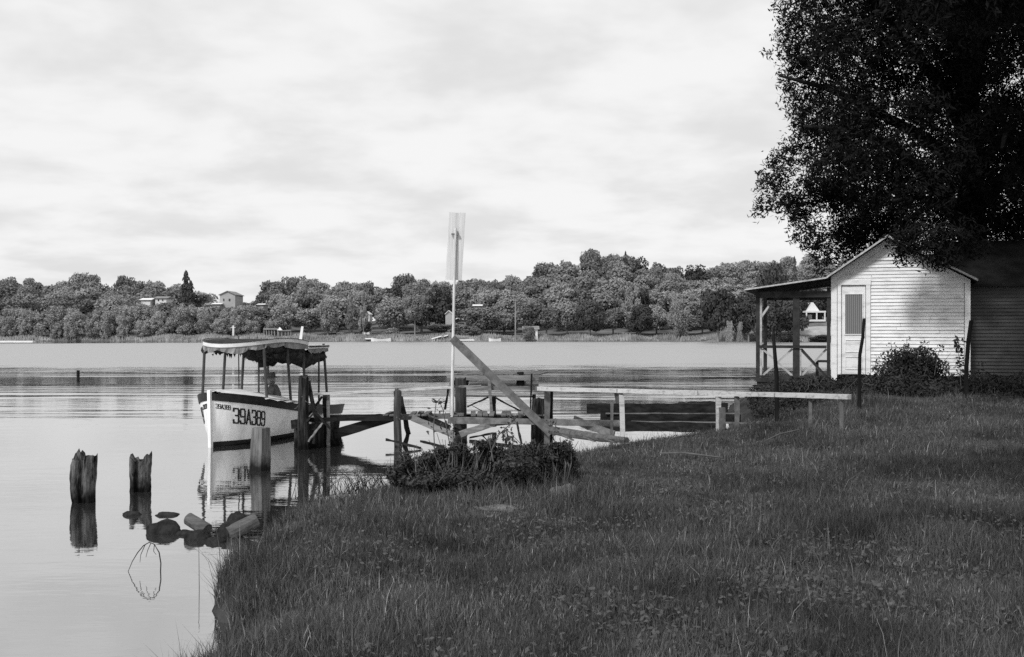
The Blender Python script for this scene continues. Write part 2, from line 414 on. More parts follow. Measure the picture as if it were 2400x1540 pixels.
def leaf_quads(C, Nrm, ln, wd, rs, jitter=0.6):
    """diamond leaves: centres C, outward normals, length, width"""
    n = len(C)
    Nn = Nrm + rs.normal(0, jitter, (n, 3)); Nn /= np.linalg.norm(Nn, axis=1, keepdims=True) + 1e-9
    R = rs.normal(0, 1, (n, 3)); A = np.cross(Nn, R); A /= np.linalg.norm(A, axis=1, keepdims=True) + 1e-9
    B = np.cross(Nn, A)
    l = (ln * rs.uniform(0.6, 1.4, n))[:, None] / 2; w_ = (wd * rs.uniform(0.6, 1.4, n))[:, None] / 2
    V = np.stack([C - A * l, C + B * w_ - A * l * 0.1, C + A * l, C - B * w_ - A * l * 0.1], 1).reshape(-1, 3)
    Q = np.arange(n * 4).reshape(-1, 4)
    return V, Q
def lobes_points(lobes, n, rs, shell=0.25):
    """points on the shells of ellipsoid lobes [(cx,cy,cz,rx,ry,rz)]; normals point out"""
    lb = np.array(lobes, float)
    area = (lb[:, 3] * lb[:, 4] + lb[:, 4] * lb[:, 5] + lb[:, 3] * lb[:, 5]); pr = area / area.sum()
    k = rs.choice(len(lb), n, p=pr)
    D = rs.normal(0, 1, (n, 3)); D /= np.linalg.norm(D, axis=1, keepdims=True)
    r = 1 - shell * rs.random(n) ** 1.6
    bumpy = 1 + 0.12 * np.sin(D[:, 0] * 7 + k) * np.sin(D[:, 1] * 6 + 2 * k) + 0.10 * np.sin(D[:, 2] * 9 + k)
    return lb[k, :3] + D * lb[k, 3:] * (r * bumpy)[:, None], D / lb[k, 3:] * lb[k, 3:].mean(1)[:, None]
# unit crowns: width about 1 (radius 0.5), height 1, base at z = 0
def crown_round(seed, n=5200, base=0.12):
    rs = np.random.default_rng(seed); lb = []
    big = rs.uniform(0.85, 1.35)
    for i in range(int(26 / big)):
        a = rs.uniform(0, 2 * math.pi); u = rs.uniform(0, 1) ** 0.8
        zc = base + 0.14 + (0.80 - base - 0.1) * u
        prof = math.sin(math.pi * min(1, 0.18 + 0.80 * (zc - base) / (1 - base))) ** 0.6
        rr = rs.uniform(0.15, 0.36) * prof
        r = rs.uniform(0.11, 0.18) * big
        rr = min(rr, .52 - r)
        lb.append((rr * math.cos(a), rr * math.sin(a), min(zc, 1 - r * 1.02), r * rs.uniform(.9, 1.15), r * rs.uniform(.9, 1.15), r * rs.uniform(.75, 1.0)))
    lb.append((0, 0, 0.5, 0.27, 0.27, 0.34))
    C, Nn = lobes_points(lb, n, rs)
    return leaf_quads(C, Nn, 0.062, 0.046, rs, 0.5)
def crown_willow(seed, n=5200):
    rs = np.random.default_rng(seed); lb = []
    for i in range(34):
        a = rs.uniform(0, 2 * math.pi); zc = rs.uniform(0.14, 0.86)
        prof = (1 - abs(zc - 0.42) * 1.15)
        rr = rs.uniform(0.12, 0.40) * prof; r = rs.uniform(0.07, 0.12)
        lb.append((rr * math.cos(a), rr * math.sin(a), zc, r, r, r * 1.35))
    lb.append((0, 0, 0.45, 0.2, 0.2, 0.36))
    C, Nn = lobes_points(lb, n, rs, 0.4)
    return leaf_quads(C, Nn, 0.06, 0.03, rs, 0.7)
def crown_poplar(seed, n=3600):
    rs = np.random.default_rng(seed); lb = []
    for i in range(26):
        a = rs.uniform(0, 2 * math.pi); zc = rs.uniform(0.12, 0.9); prof = math.sin(math.pi * min(1, .12 + zc * .88)) ** .6
        rr = rs.uniform(0.05, 0.32) * prof; r = rs.uniform(0.10, 0.16) * (0.4 + prof * .6)
        lb.append((rr * math.cos(a), rr * math.sin(a), zc, r, r, r * 0.6))
    C, Nn = lobes_points(lb, n, rs, 0.4)
    return leaf_quads(C, Nn, 0.06, 0.04, rs, 0.6)
def crown_conifer(seed, n=4200, gaps=False):
    rs = np.random.default_rng(seed)
    levels = 8 if gaps else 15
    C, Nn = [], []
    for i in range(n):
        lv = rs.integers(0, levels); z0 = 0.08 + 0.88 * lv / levels
        R = 0.5 * (1 - z0) ** 0.8 * (0.75 + 0.35 * math.sin(lv * 2.4 + 1)) + 0.02
        nb = 9; a = (rs.integers(0, nb) + 0.5 * lv) / nb * 2 * math.pi + rs.normal(0, 0.14)
        r = R * rs.uniform(0.1, 1) ** 0.6
        C.append((r * math.cos(a), r * math.sin(a), z0 - 0.10 * r / 0.5 + rs.normal(0, 0.010) + 0.06 * (1 - r / max(R, 1e-3))))
        Nn.append((0.5 * math.cos(a), 0.5 * math.sin(a), 0.9))
    return leaf_quads(np.array(C), np.array(Nn), 0.06, 0.03, rs, 0.35)
def crown_mesh(name, vq, mt):
    me = npmesh(name, vq[0], vq[1]); me.materials.append(mt); return me
ROUND = [crown_mesh('round_crown', crown_round(20 + i), M['far_leaf']) for i in range(9)]
ROUNDD = [crown_mesh('dark_round_crown', crown_round(50 + i), M['far_dark']) for i in range(4)]
WILL = [crown_mesh('willow_crown', crown_willow(70 + i), M['far_willow']) for i in range(6)]
POPL = [crown_mesh('poplar_crown', crown_poplar(90 + i), M['far_leaf']) for i in range(2)]
CONI = crown_mesh('conifer_crown', crown_conifer(110), M['far_conifer'])
PINE = crown_mesh('pine_crown', crown_conifer(111, 1500, True), M['far_conifer'])
def trunk_mesh():
    mb = MB().tube([(0, 0, -0.12), (0.01, 0, 0.2), (0.0, 0.015, 0.5), (0.02, 0, 0.72)], [0.035, 0.026, 0.018, 0.008], 7)
    for a in (0.4, 2.3, 4.4):
        mb.tube([(0, 0.01, 0.32), (0.17 * math.cos(a), 0.17 * math.sin(a), 0.6)], [0.014, 0.006], 5)
    me = bpy.data.meshes.new('trunk'); me.from_pydata([tuple(v) for v in mb.v], [], mb.f)
    me.materials.append(M['far_bark']); return me
TRUNK = trunk_mesh()
def far_tree(name, x, y, wdt, h, crown, label, group=None, cat='tree', lift=0.0, sink=0.0, z=None):
    z0 = fz(x, y) if z is None else z
    r = bpy.data.objects.new(name, None); COL.objects.link(r)
    r.location = (x, y, z0 - sink); r.rotation_euler = (0, 0, random.uniform(0, 6.28)); r.scale = (wdt, wdt, h)
    tag(r, label, cat, group)
    c = bpy.data.objects.new('crown', crown); c.parent = r; COL.objects.link(c); c.location = (0, 0, lift); c.scale = (1, 1, 1 - lift)
    t = bpy.data.objects.new('trunk', TRUNK); t.parent = r; COL.objects.link(t)
    return r
def top_to_h(py, D, z0): return EYE + (HY - py) / F * D - z0

G_HILL = 'leafy trees of the wood on the far hillside'
G_BANK = 'pale willows along the far left bank'
G_MID = 'leafy trees along the far bank'
CLEAR = [(326, 356, 710), (360, 394, 706), (494, 519, 716), (511, 556, 716), (600, 621, 716), (1108, 1130, 720), (1040, 1064, 760), (846, 870, 752)]
def clear_top(px, topy, wpx):
    for a, b, yb in CLEAR:
        if a - wpx * .35 < px < b + wpx * .35: topy = max(topy, yb - 1)
    return topy
NAMED = []       # (tree, row phrase, px) to be given labels of their own below
rows = [(330, 5.6, 1.00, 'on the skyline'), (313, 7.2, 0.86, 'just under the skyline'), (297, 7.2, 0.68, 'halfway up the far slope'), (281, 7.0, 0.50, 'low on the far slope'), (266, 6.6, 0.32, 'at the foot of the far slope')]
for D, sp_, f, phrase in rows:
    x = -0.49 * D - 6
    while True:
        px = CX + F * x / D
        if px > 2015: break
        S = float(sky_top(px)) if f == 1 else float(np.mean([sky_top(px + q) for q in (-30, 0, 30)]))
        if f == 1: S = max(S, float(min(sky_top(px - 22), sky_top(px + 22))))
        wdt = random.uniform(7.5, 10.5) if f == 1 else random.uniform(9.0, 12.5)
        jit = random.uniform(-9, 4) if f < 1 else random.uniform(-4, 3)
        front = 715 if px < 620 else 700
        topy = S * f + front * (1 - f) - jit
        y = D + random.uniform(-5, 5); xx = x + random.uniform(-1.2, 1.2)
        if D < 275: topy = clear_top(px, topy, wdt / D * F)
        z0 = fz(xx, y); h = top_to_h(topy, y, z0)
        if 480 < px < 600 and f > 0.5: h = min(h, 8); wdt *= 0.8
        if h > 4.0:
            t_ = far_tree('leafy_tree', xx, y, wdt, h, random.choice(ROUND if random.random() < .85 else (ROUNDD + WILL)), 'x', G_HILL, lift=0.0)
            NAMED.append((t_, 'leafy tree ' + phrase, CX + F * xx / y))
        x += sp_ * random.uniform(0.85, 1.15)
x = -126.0
while x < 76:
    D = 249 + random.uniform(-2.5, 3.5); px = CX + F * x / D
    z0 = fz(x, D)
    if px < 600:
        h = top_to_h(clear_top(px, random.uniform(706, 730), 40), D, z0)
        t_ = far_tree('willow_tree', x, D, random.uniform(6.0, 8.5), h, random.choice(WILL), 'x', G_BANK)
        NAMED.append((t_, 'pale willow of the far bank', px)); x += random.uniform(2.8, 3.8)
    else:
        skip = any(abs(px - q) < 16 for q in (838, 872, 982, 1000))
        if not skip and px < 1700:
            h = top_to_h(clear_top(px, random.uniform(690, 735), 70), D, z0)
            t_ = far_tree('leafy_tree', x, D + 3, random.uniform(6.5, 9.5), h, random.choice(ROUND + WILL[:2]), 'x', G_MID, lift=0.04)
            NAMED.append((t_, 'leafy tree close behind the far bank', px))
        x += random.uniform(4.2, 5.6)
x = -124.0
while x < -50:      # lower second line of willows, nearer the water
    D = 245.5 + random.uniform(-0.8, 0.8); z0 = fz(x, D)
    t_ = far_tree('willow_tree', x, D, random.uniform(4.2, 5.8), top_to_h(random.uniform(732, 752), D, z0), random.choice(WILL), 'x', 'low willows at the edge of the far left bank')
    NAMED.append((t_, "low bushy willow at the water's edge", CX + F * x / D))
    x += random.uniform(3.4, 4.6)
LAND = [(-200, 'left picture edge'), (436, 'tall dark conifer'), (533, 'pale gabled house'), (703, 'channel marker'), (837, 'pair of poplars'), (1064, 'near sign pole'),
        (1208, 'tall utility pole'), (1466, 'hilltop pine'), (1682, 'big dark elm')]
ORD = ['first', 'second', 'third', 'fourth', 'fifth', 'sixth', 'seventh', 'eighth', 'ninth', 'tenth', 'eleventh', 'twelfth', 'thirteenth', 'fourteenth', 'fifteenth', 'sixteenth', 'seventeenth', 'eighteenth', 'nineteenth', 'twentieth']
byk = {}
for t_, ph, px in NAMED: byk.setdefault(ph, []).append((px, t_))
for ph, lst in byk.items():
    lst.sort(key=lambda q: q[0]); cnt = {}
    for px, t_ in lst:
        nm = [n_ for p_, n_ in LAND if p_ <= px][-1]
        cnt[nm] = cnt.get(nm, 0) + 1
        t_['label'] = '%s, %s right of the %s' % (ph, ORD[cnt[nm] - 1], nm) if nm != 'left picture edge' else '%s, %s from the left' % (ph, ORD[cnt[nm] - 1])
# single trees one can point to
def at(px, D): return (px - CX) / F * D
def special(name, px, D, top, wpx, crown, label, lift=0.0, cat='tree'):
    x = at(px, D); z0 = fz(x, D)
    return far_tree(name, x, D, wpx / F * D, top_to_h(top, D, z0), crown, label, lift=lift, cat=cat)
special('spruce_tree', 436, 282, 628, 64, CONI, 'tall dark pointed conifer rising above the far left treeline')
special('spruce_tree', 447, 280, 652, 60, CONI, 'shorter dark conifer leaning against the tallest pointed conifer at far left')
special('pine_tree', 1466, 326, 578, 30, PINE, 'small spiky pine poking out above the rounded hilltop')
special('poplar_tree', 822, 247, 680, 30, POPL[0], 'narrow upright poplar, left one of the pair at the centre of the far bank')
special('poplar_tree', 852, 247, 676, 30, POPL[1], 'narrow upright poplar, right one of the pair at the centre of the far bank')
special('maple_tree', 972, 246, 686, 62, ROUND[3], 'full pale maple with a bare pale trunk on the open lawn of the far bank', lift=0.22)
special('oak_tree', 1032, 262, 664, 74, ROUNDD[1], 'large dark spreading tree left of the pole and behind the pale maple')
special('oak_tree', 1382, 246, 700, 84, ROUNDD[0], 'broad dark tree at the foot of the rounded hill on the far bank')
special('oak_tree', 1500, 246, 712, 72, ROUNDD[2], 'dark low tree right of the broad dark one under the hill')
special('willow_tree', 1480, 262, 655, 74, WILL[2], 'rounded pale willow halfway up between the hill and the dark low trees')
special('willow_tree', 1592, 243, 690, 66, WILL[4], 'pale loose willow beside the big dark tree near the cottage porch')
special('elm_tree', 1682, 226, 662, 100, ROUNDD[3], 'big dark elm overhanging the river left of the cottage porch', lift=0.12)
special('elm_tree', 1812, 226, 610, 96, ROUNDD[1], 'tall dark tree rising right above the cottage porch roof')
special('spruce_tree', 1862, 250, 585, 34, PINE, 'thin dark pine on the ridge above the porch roof')
special('elm_tree', 1790, 222, 700, 80, ROUNDD[0], 'dark tree framed by the left bay of the porch')
special('elm_tree', 1856, 224, 690, 80, ROUNDD[2], 'dark tree framed by the middle of the porch')
special('elm_tree', 1955, 250, 668, 90, ROUNDD[3], 'dark tree behind the small white far house')
special('elm_tree', 1905, 250, 660, 70, ROUNDD[1], 'dark tree rising left behind the small white far house')
special('elm_tree', 1826, 224, 694, 84, ROUNDD[2], 'dark tree between the two porch bays, under the porch roof')
special('elm_tree', 1872, 238, 688, 56, ROUNDD[0], 'dark tree touching the left wall of the small white far house')
special('elm_tree', 1968, 228, 690, 62, ROUNDD[1], 'dark tree at the right side of the small white far house')
special('elm_tree', 1755, 226, 682, 76, ROUNDD[0], 'dark tree just left of the outer porch post')
special('bush', 1850, 221.5, 775, 50, ROUNDD[1], 'low dark bush on the far waterline below the left end of the lawn', cat='bush')
special('bush', 1925, 220.5, 784, 60, ROUNDD[2], 'low dark bush on the far waterline below the small white far house', cat='bush')
special('bush', 858, 250, 750, 34, ROUND[4], 'round bush between the right poplar and the pale maple', cat='bush')
special('bush', 1112, 243.5, 768, 40, ROUND[5], 'clipped pale bush beside the landing stages on the far bank', cat='bush')
special('bush', 920, 244, 768, 46, ROUND[6], 'wide low bush left of the pale maple', cat='bush')
special('bush', 1240, 243, 762, 34, ROUND[7], 'round bush hiding the front of the far white cottage', cat='bush')
special('bush', 800, 243.5, 778, 24, ROUND[2], 'small round bush at the foot of the left poplar', cat='bush')
special('bush', 1710, 219.5, 745, 26, WILL[1], 'pale young willow bush under the big dark elm', cat='bush')
special('bush', 1735, 219.5, 752, 22, WILL[3], 'second pale willow bush, right under the big dark elm', cat='bush')

# reeds and rough grass along the far waterline
n = 26000
x = rng.uniform(-150, 150, n); px_s = FRONT_D + 2.5 * np.sin(x * 0.045) + 1.5 * np.sin(x * 0.13 + 1)
pxp = CX + F * x / 240; px_s = px_s - 22 * smooth01((pxp - 1560) / 260)
y = px_s + rng.uniform(0.3, 4.5, n)
z = far_z(x, y)
hh = rng.uniform(0.3, 0.9, n) * (0.6 + 0.7 * np.sin(x * 0.31) ** 2)
wv = rng.uniform(0.08, 0.2, n)
V = np.stack([np.stack([x - wv, y, z - 0.05], -1), np.stack([x + wv, y, z - 0.05], -1), np.stack([x + rng.normal(0, .12, n), y + rng.normal(0, .15, n), z + hh], -1)], 1).reshape(-1, 3)
me = npmesh('reeds', V, None, np.arange(n * 3).reshape(-1, 3))
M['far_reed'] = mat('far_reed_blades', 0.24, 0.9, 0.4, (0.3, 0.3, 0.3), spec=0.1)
o = finish('reeds', me, M['far_reed'], None, False); tag(o, 'pale reeds and rough grass fringing the far waterline', 'reeds', kind='stuff')

# ------------------------------------------------------------------ far buildings
def far_house(name, px0, px1, ybase, yeave, yridge, D, depth, label, wall, roofm, gable_front=True, cat='house', windows=()):
    x0, x1 = at(px0, D), at(px1, D)
    zb, ze, zr = P(0, ybase, D).z, P(0, yeave, D).z, P(0, yridge, D).z
    t = thing(name, ((x0 + x1) / 2, D, zb), label, cat)
    zlow = min(zb, fz((x0 + x1) / 2, D) - 1.0)
    xm = (x0 + x1) / 2
    if gable_front:
        MB().add([(x0, D, zlow), (x1, D, zlow), (x1, D, ze), (xm, D, zr), (x0, D, ze), (x0, D + depth, zlow), (x1, D + depth, zlow), (x1, D + depth, ze), (xm, D + depth, zr), (x0, D + depth, ze)],
                 [(0, 1, 2, 3, 4), (9, 8, 7, 6, 5), (0, 4, 9, 5), (1, 6, 7, 2)]).obj('wall', wall, t)
        for s, xe in ((-1, x0), (1, x1)):
            dx_ = (xe - xm) * 0.14; dz = (ze - zr) * 0.14
            a = (xm, D - .3, zr + 0.02); b = (xe + dx_, D - .3, ze + dz)
            c = (xe + dx_, D + depth + .3, ze + dz); d = (xm, D + depth + .3, zr + 0.02)
            up = Vector((0, 0, 0.15))
            MB().box8([a, b, c, d] + [Vector(q) + up for q in (a, b, c, d)]).obj('roof', roofm, t)
    else:
        MB().box((x0, D, zlow), (x1, D + depth, ze)).obj('wall', wall, t)
        ym = D + depth / 2
        MB().add([(x0 - .4, D - .4, ze), (x1 + .4, D - .4, ze), (x1 + .4, D + depth + .4, ze), (x0 - .4, D + depth + .4, ze), (x0 - .4, ym, zr), (x1 + .4, ym, zr)],
                 [(0, 1, 5, 4), (2, 3, 4, 5), (0, 4, 3), (1, 2, 5), (0, 3, 2, 1)]).obj('roof', roofm, t)
    for (a, b, c, d) in windows:
        MB().box((at(a, D), D - 0.05, P(0, d, D).z), (at(b, D), D + 0.05, P(0, c, D).z)).obj('window', M['glass_dark'], t)
    return t
far_house('far_house', 515, 551, 718, 691, 683, 272, 8, 'pale gabled house above the willows right of the tall conifer', M['far_wall'], M['far_roof'], windows=((536, 540, 700, 706), (523, 526, 700, 706)))
far_house('far_shed', 498, 515, 720, 713, 709, 270, 5, 'small white-roofed shed left of the pale gabled house', M['far_wall'], M['far_white'], False, 'shed')
far_house('far_house', 330, 352, 718, 703, 698, 270, 5, 'white house half hidden behind the willows left of the tall conifer', M['far_white'], M['far_white'], False)
far_house('far_house', 364, 390, 714, 699, 694, 271, 5, 'low white house glimpsed behind leaves just left of the tall conifer', M['far_white'], M['far_roof'], False, windows=((370, 373, 701, 706), (380, 383, 701, 706)))
far_house('far_house', 604, 617, 722, 714, 711, 270, 5, 'white roof showing above the willows under the wide treetop', M['far_wall'], M['far_white'], False)
far_house('far_cottage', 1228, 1260, 796, 772, 764, 243.5, 5, 'white cottage beside the tall far pole behind a round bush', M['far_white'], M['far_roof'], False, 'cottage', ((1232, 1236, 776, 784), (1250, 1254, 776, 786)))
far_house('far_house', 1044, 1060, 762, 736, 729, 257, 5, 'pale house partly hidden just left of the near pole', M['far_wall'], M['far_white'], True)
far_house('far_house', 1111, 1127, 726, 717, 713, 272, 5, 'white roof peeping out of the trees right of the near pole', M['far_wall'], M['far_white'], False)
far_house('far_house', 850, 866, 754, 737, 731, 257, 5, 'white house glimpsed between the right poplar and its neighbour', M['far_white'], M['far_white'], True)
# white cottage with open porch seen through the near porch
D = 234.0
t = thing('far_white_house', P(1912, 752, D), 'small white far house with steep roof and open porch, framed by the near porch', 'house')
zf_ = lambda y: P(0, y, D).z
MB().add([(at(1894, D), D + 2, zf_(731)), (at(1929, D), D + 2, zf_(731)), (at(1912, D), D + 2, zf_(708)), (at(1894, D), D + 7, zf_(731)), (at(1929, D), D + 7, zf_(731)), (at(1912, D), D + 7, zf_(708))],
         [(0, 1, 2), (5, 4, 3), (0, 2, 5, 3), (1, 4, 5, 2)]).obj('roof', M['far_white'], t)
MB().box((at(1888, D), D, zf_(732.5)), (at(1936, D), D + 6, zf_(728.5))).obj('porch_roof', M['far_white'], t)
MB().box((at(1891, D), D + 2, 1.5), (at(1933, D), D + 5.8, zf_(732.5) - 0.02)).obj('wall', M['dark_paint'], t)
MB().box((at(1889, D), D - 0.1, zf_(753.5)), (at(1935, D), D + 2, zf_(749))).obj('porch_floor', M['far_white'], t)
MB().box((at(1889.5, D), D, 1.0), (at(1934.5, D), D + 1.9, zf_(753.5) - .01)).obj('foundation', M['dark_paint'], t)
MB().box((at(1900, D), D + 1.9, zf_(748)), (at(1909, D), D + 1.97, zf_(737))).obj('window', M['far_wall'], t)
for px in (1890.5, 1914.5, 1933.5):
    MB().box((at(px - 1.4, D), D + 0.02, zf_(749) + .01), (at(px + 1.4, D), D + 0.25, zf_(732.5) - .01)).obj('porch_post', M['far_white'], t)
V, Q = grid_mesh(np.arange(50, 76, 1.0), np.arange(222.5, 232.5, 1.0), lambda X, Y: far_z(X, Y) + 0.06)
M['lawn'] = mat('mown_pale_lawn', 0.30, 0.95, 0.15, (.5, .5, .5), spec=.05)
o = finish('lawn', npmesh('lawn', V, Q), M['lawn'], None, True); tag(o, kind='structure')
# jetties, landing stages, shelters on the far bank
def far_stage(px0, px1, y, D, label, legs=3, tilt=0.0):
    x0, x1 = at(px0, D), at(px1, D); z = P(0, y, D).z
    t = thing('landing_stage', ((x0 + x1) / 2, D, 0), label, 'jetty')
    MB().beam((x0, D, z - tilt), (x1, D, z + tilt), 1.4, 0.22).obj('deck', M['far_white'], t)
    for i in range(legs):
        k = (i + .5) / legs
        MB().beam((x0 + (x1 - x0) * k, D, -0.5), (x0 + (x1 - x0) * k, D, z - 0.05 + tilt * (2 * k - 1)), 0.15, 0.15).obj('leg', M['far_bark'], t)
far_stage(1072, 1112, 797.0, 238.5, 'long white landing stage just right of the near pole foot')
far_stage(1012, 1035, 791, 239, 'white sloping boat ramp left of the near pole', 2, 0.3)
far_stage(1026, 1050, 789, 240, 'second white sloping boat ramp touching the near pole', 2, 0.35)
far_stage(-10, 80, 800, 229, 'long pale landing stage at the extreme left of the far bank', 6)
far_stage(857, 878, 794, 239, 'short white landing stage below the right poplar', 2)
# picnic shelter
D = 243.0
t = thing('picnic_shelter', P(635, 788, D), 'dark picnic shelter with thin posts behind the launch canopy', 'shelter')
MB().box((at(617, D), D, P(0, 773, D).z), (at(652, D), D + 4, P(0, 769, D).z)).obj('roof', M['far_roof'], t)
for px in (618, 624, 630, 636, 643, 650):
    MB().beam((at(px, D), D + .3, 0.2), (at(px, D), D + .3, P(0, 773, D).z), 0.18, 0.18).obj('post', M['far_bark'], t)
t = thing('open_pavilion', P(665, 788, D), 'open pavilion with a white peak and posts right of the picnic shelter', 'pavilion')
MB().box((at(654, D), D, P(0, 776, D).z), (at(682, D), D + 4, P(0, 774, D).z)).obj('roof', M['far_roof'], t)
mb = MB(); a, b, c, d_ = at(649, D), at(661, D), P(0, 774, D).z, P(0, 766.5, D).z
mb.add([(a, D - .1, c), (b, D - .1, c), (b, D + 1, c), (a, D + 1, c), ((a + b) / 2, D + .4, d_)], [(0, 3, 2, 1), (0, 1, 4), (1, 2, 4), (2, 3, 4), (3, 0, 4)]).obj('peak', M['far_white'], t)
for px in (652, 660, 668, 675, 681):
    MB().beam((at(px, D), D + .3, 0.2), (at(px, D), D + .3, P(0, 776, D).z), 0.16, 0.16).obj('post', M['far_bark'], t)
# channel marker: white tapering board
D = 236.0
tag(MB().add([(at(699.5, D), D, -0.3), (at(706.5, D), D, -0.3), (at(711, D), D, P(0, 765, D).z), (at(706, D), D, P(0, 765, D).z),
          (at(699.5, D), D + .5, -0.3), (at(706.5, D), D + .5, -0.3), (at(711, D), D + .5, P(0, 765, D).z), (at(706, D), D + .5, P(0, 765, D).z)],
         [(0, 1, 2, 3), (7, 6, 5, 4), (0, 4, 5, 1), (1, 5, 6, 2), (2, 6, 7, 3), (3, 7, 4, 0)]).obj('channel_marker', M['far_white'], None, loc=(at(703, D), D, 0)),
    'tall white leaning channel marker standing just behind the launch canopy', 'marker')
for px, top, D, lab in ((1208, 700, 243, 'tall thin utility pole beside the white far cottage'), (547, 763, 243, 'short white post by the willows left above the canopy')):
    t = thing('utility_pole' if top < 750 else 'white_post', (at(px, D), D, 0), lab, 'pole')
    MB().tube([(at(px, D), D, 0), (at(px, D), D, P(0, top, D).z)], [0.16, 0.10] if top < 750 else [0.25, 0.2], 8).obj('shaft', M['far_bark'] if top < 750 else M['far_white'], t)
    MB().beam((at(px, D) - .5, D - .15, P(0, top + 5, D).z), (at(px, D) + .5, D - .15, P(0, top + 5, D).z), 0.1, 0.1).obj('crossbar', M['far_bark'] if top < 750 else M['far_white'], t)
# rowing boats drawn up on the far bank
for px, y, ln, lab in ((893, 795, 4.2, 'small pale rowing boat moored below the wide bush'), (1160, 796, 2.6, 'tiny white rowing boat at the far bank left of the utility pole')):
    D = (EYE) * F / (y + 3 - HY) if y + 3 > HY + 20 else 238
    D = 237.0; x0 = at(px, D)
    t = thing('rowing_boat', (x0, D, 0), lab, 'boat')
    sec = []
    for i in range(7):
        k = i / 6; hw = 0.65 * math.sin(math.pi * min(1, 0.12 + k * 0.8)) ** 0.7; xx = x0 + (k - .5) * ln
        zt = 0.5 + 0.25 * (2 * k - 1) ** 2
        sec.append([(xx, D - hw, zt), (xx, D - hw * .6, 0.02), (xx, D + hw * .6, 0.02), (xx, D + hw, zt)])
    vs = [p for s_ in sec for p in s_]; fs = []
    for i in range(6):
        for k in range(3): fs.append((i * 4 + k, i * 4 + k + 1, i * 4 + k + 5, i * 4 + k + 4))
    fs += [(0, 3, 2, 1), (24, 25, 26, 27)]
    mesh('hull', vs, fs, M['far_white'], t)
    MB().beam((x0 - .1, D - .55, 0.42), (x0 - .1, D + .55, 0.42), 0.3, 0.05).obj('thwart', M['far_wall'], t)

# ------------------------------------------------------------------ cottage on the near bank
HD = 26.8
th = math.radians(-17.0)
UX = Vector((math.cos(th), math.sin(th), 0)); UY = Vector((-math.sin(th), math.cos(th), 0))
O0 = Vector(((1950 - CX) / F * HD, HD, 0))
def hp(u, v, z): return O0 + UX * u + UY * v + Vector((0, 0, z))
def hu(px, v=0.0):
    k = (px - CX) / F; ox, oy = O0.x + UY.x * v, O0.y + UY.y * v
    return (k * oy - ox) / (UX.x - k * UX.y)
def hz(px, py, v=0.0):
    return EYE - (py - HY) / F * hp(hu(px, v), v, 0).y
cot = thing('cottage', hp(1.6, 2.5, 1.0), 'white clapboard gabled cottage with a screened open porch and dark side wing', 'cottage')
uL, uR = 0.0, hu(2272)
zE_L, zE_R, zR, uRi = hz(1950, 650), hz(2272, 656), hz(2079, 562), hu(2079)
zB = hz(1950, 878)
DEP = 5.0
def gable_lr(z):
    zl, zr_ = zE_L, zE_R
    l = uL if z <= zl else uL + (uRi - uL) * (z - zl) / (zR - zl)
    r = uR if z <= zr_ else uR + (uRi - uR) * (z - zr_) / (zR - zr_)
    return l, r
def hbox(name, u0, u1, v0, v1, z0, z1, m, parent):
    c = [hp(u0, v0, z0), hp(u1, v0, z0), hp(u1, v1, z0), hp(u0, v1, z0), hp(u0, v0, z1), hp(u1, v0, z1), hp(u1, v1, z1), hp(u0, v1, z1)]
    return MB().box8(c).obj(name, m, parent)
# sheathing core
core = [hp(uL, .03, zB), hp(uR, .03, zB), hp(uR, .03, zE_R), hp(uRi, .03, zR - .03), hp(uL, .03, zE_L)]
coreb = [p + UY * (DEP - .03) for p in core]
mesh('wall', core + coreb, [(0, 1, 2, 3, 4), (9, 8, 7, 6, 5), (0, 5, 6, 1), (1, 6, 7, 2), (4, 9, 5, 0)], M['house_white'], cot)
door_l, door_r = hu(1963), hu(2040)
door_top = hz(2000, 668)
pitch = 0.083; z = zB; k = 0
while z < zR - 0.06:
    z1 = z + pitch
    l0, r0 = gable_lr(z); l1, r1 = gable_lr(z1)
    spans = []
    lo, hi = max(l0, 0.0), r0
    if z < zE_L - 0.03: l0 = l1 = uL + 0.12
    if z < zE_R - 0.03: r0 = r1 = uR - 0.12
    if z < door_top - .02: l0 = l1 = door_r + 0.004
    l0 = max(l0, l1 - 2); cuts = [(l0, r0, l1, r1)]
    seam = None
    if r1 - l1 > 1.6 and random.random() < 0.45:
        seam = l1 + (r1 - l1) * random.uniform(.25, .75); cuts = [(l0, seam - .003, l1, seam - .003), (seam + .003, r0, seam + .003, r1)]
    for (a0, b0, a1, b1) in cuts:
        sag = random.uniform(-.004, .004); pr = 0.024 + random.uniform(0, .007)
        c = [hp(a0, -pr, z + sag), hp(b0, -pr, z - sag), hp(b0, .028, z - sag), hp(a0, .028, z + sag),
             hp(a1, -0.001, z1 + .012), hp(b1, -0.001, z1 + .012), hp(b1, .028, z1 + .012), hp(a1, .028, z1 + .012)]
        MB().box8(c).obj('siding_board', M['house_white'], cot)
    z = z1
hbox('corner_board', uL - .02, uL + .115, -.045, .06, zB - .14, zE_L + .03, M['house_white'], cot)
hbox('corner_board', uR - .10, uR + .02, -.045, .06, zB - .05, zE_R - .01, M['house_white'], cot)
# side wall boards (right side is hidden by the wing), left side wall seen edge-on
for zz_ in np.arange(zB, zE_L - .05, pitch):
    c = [hp(uL - .02, .06, zz_), hp(uL - .02, DEP, zz_), hp(uL, DEP, zz_), hp(uL, .06, zz_), hp(uL - .004, .06, zz_ + pitch), hp(uL - .004, DEP, zz_ + pitch), hp(uL, DEP, zz_ + pitch), hp(uL, .06, zz_ + pitch)]
    MB().box8(c).obj('siding_board', M['house_white'], cot)
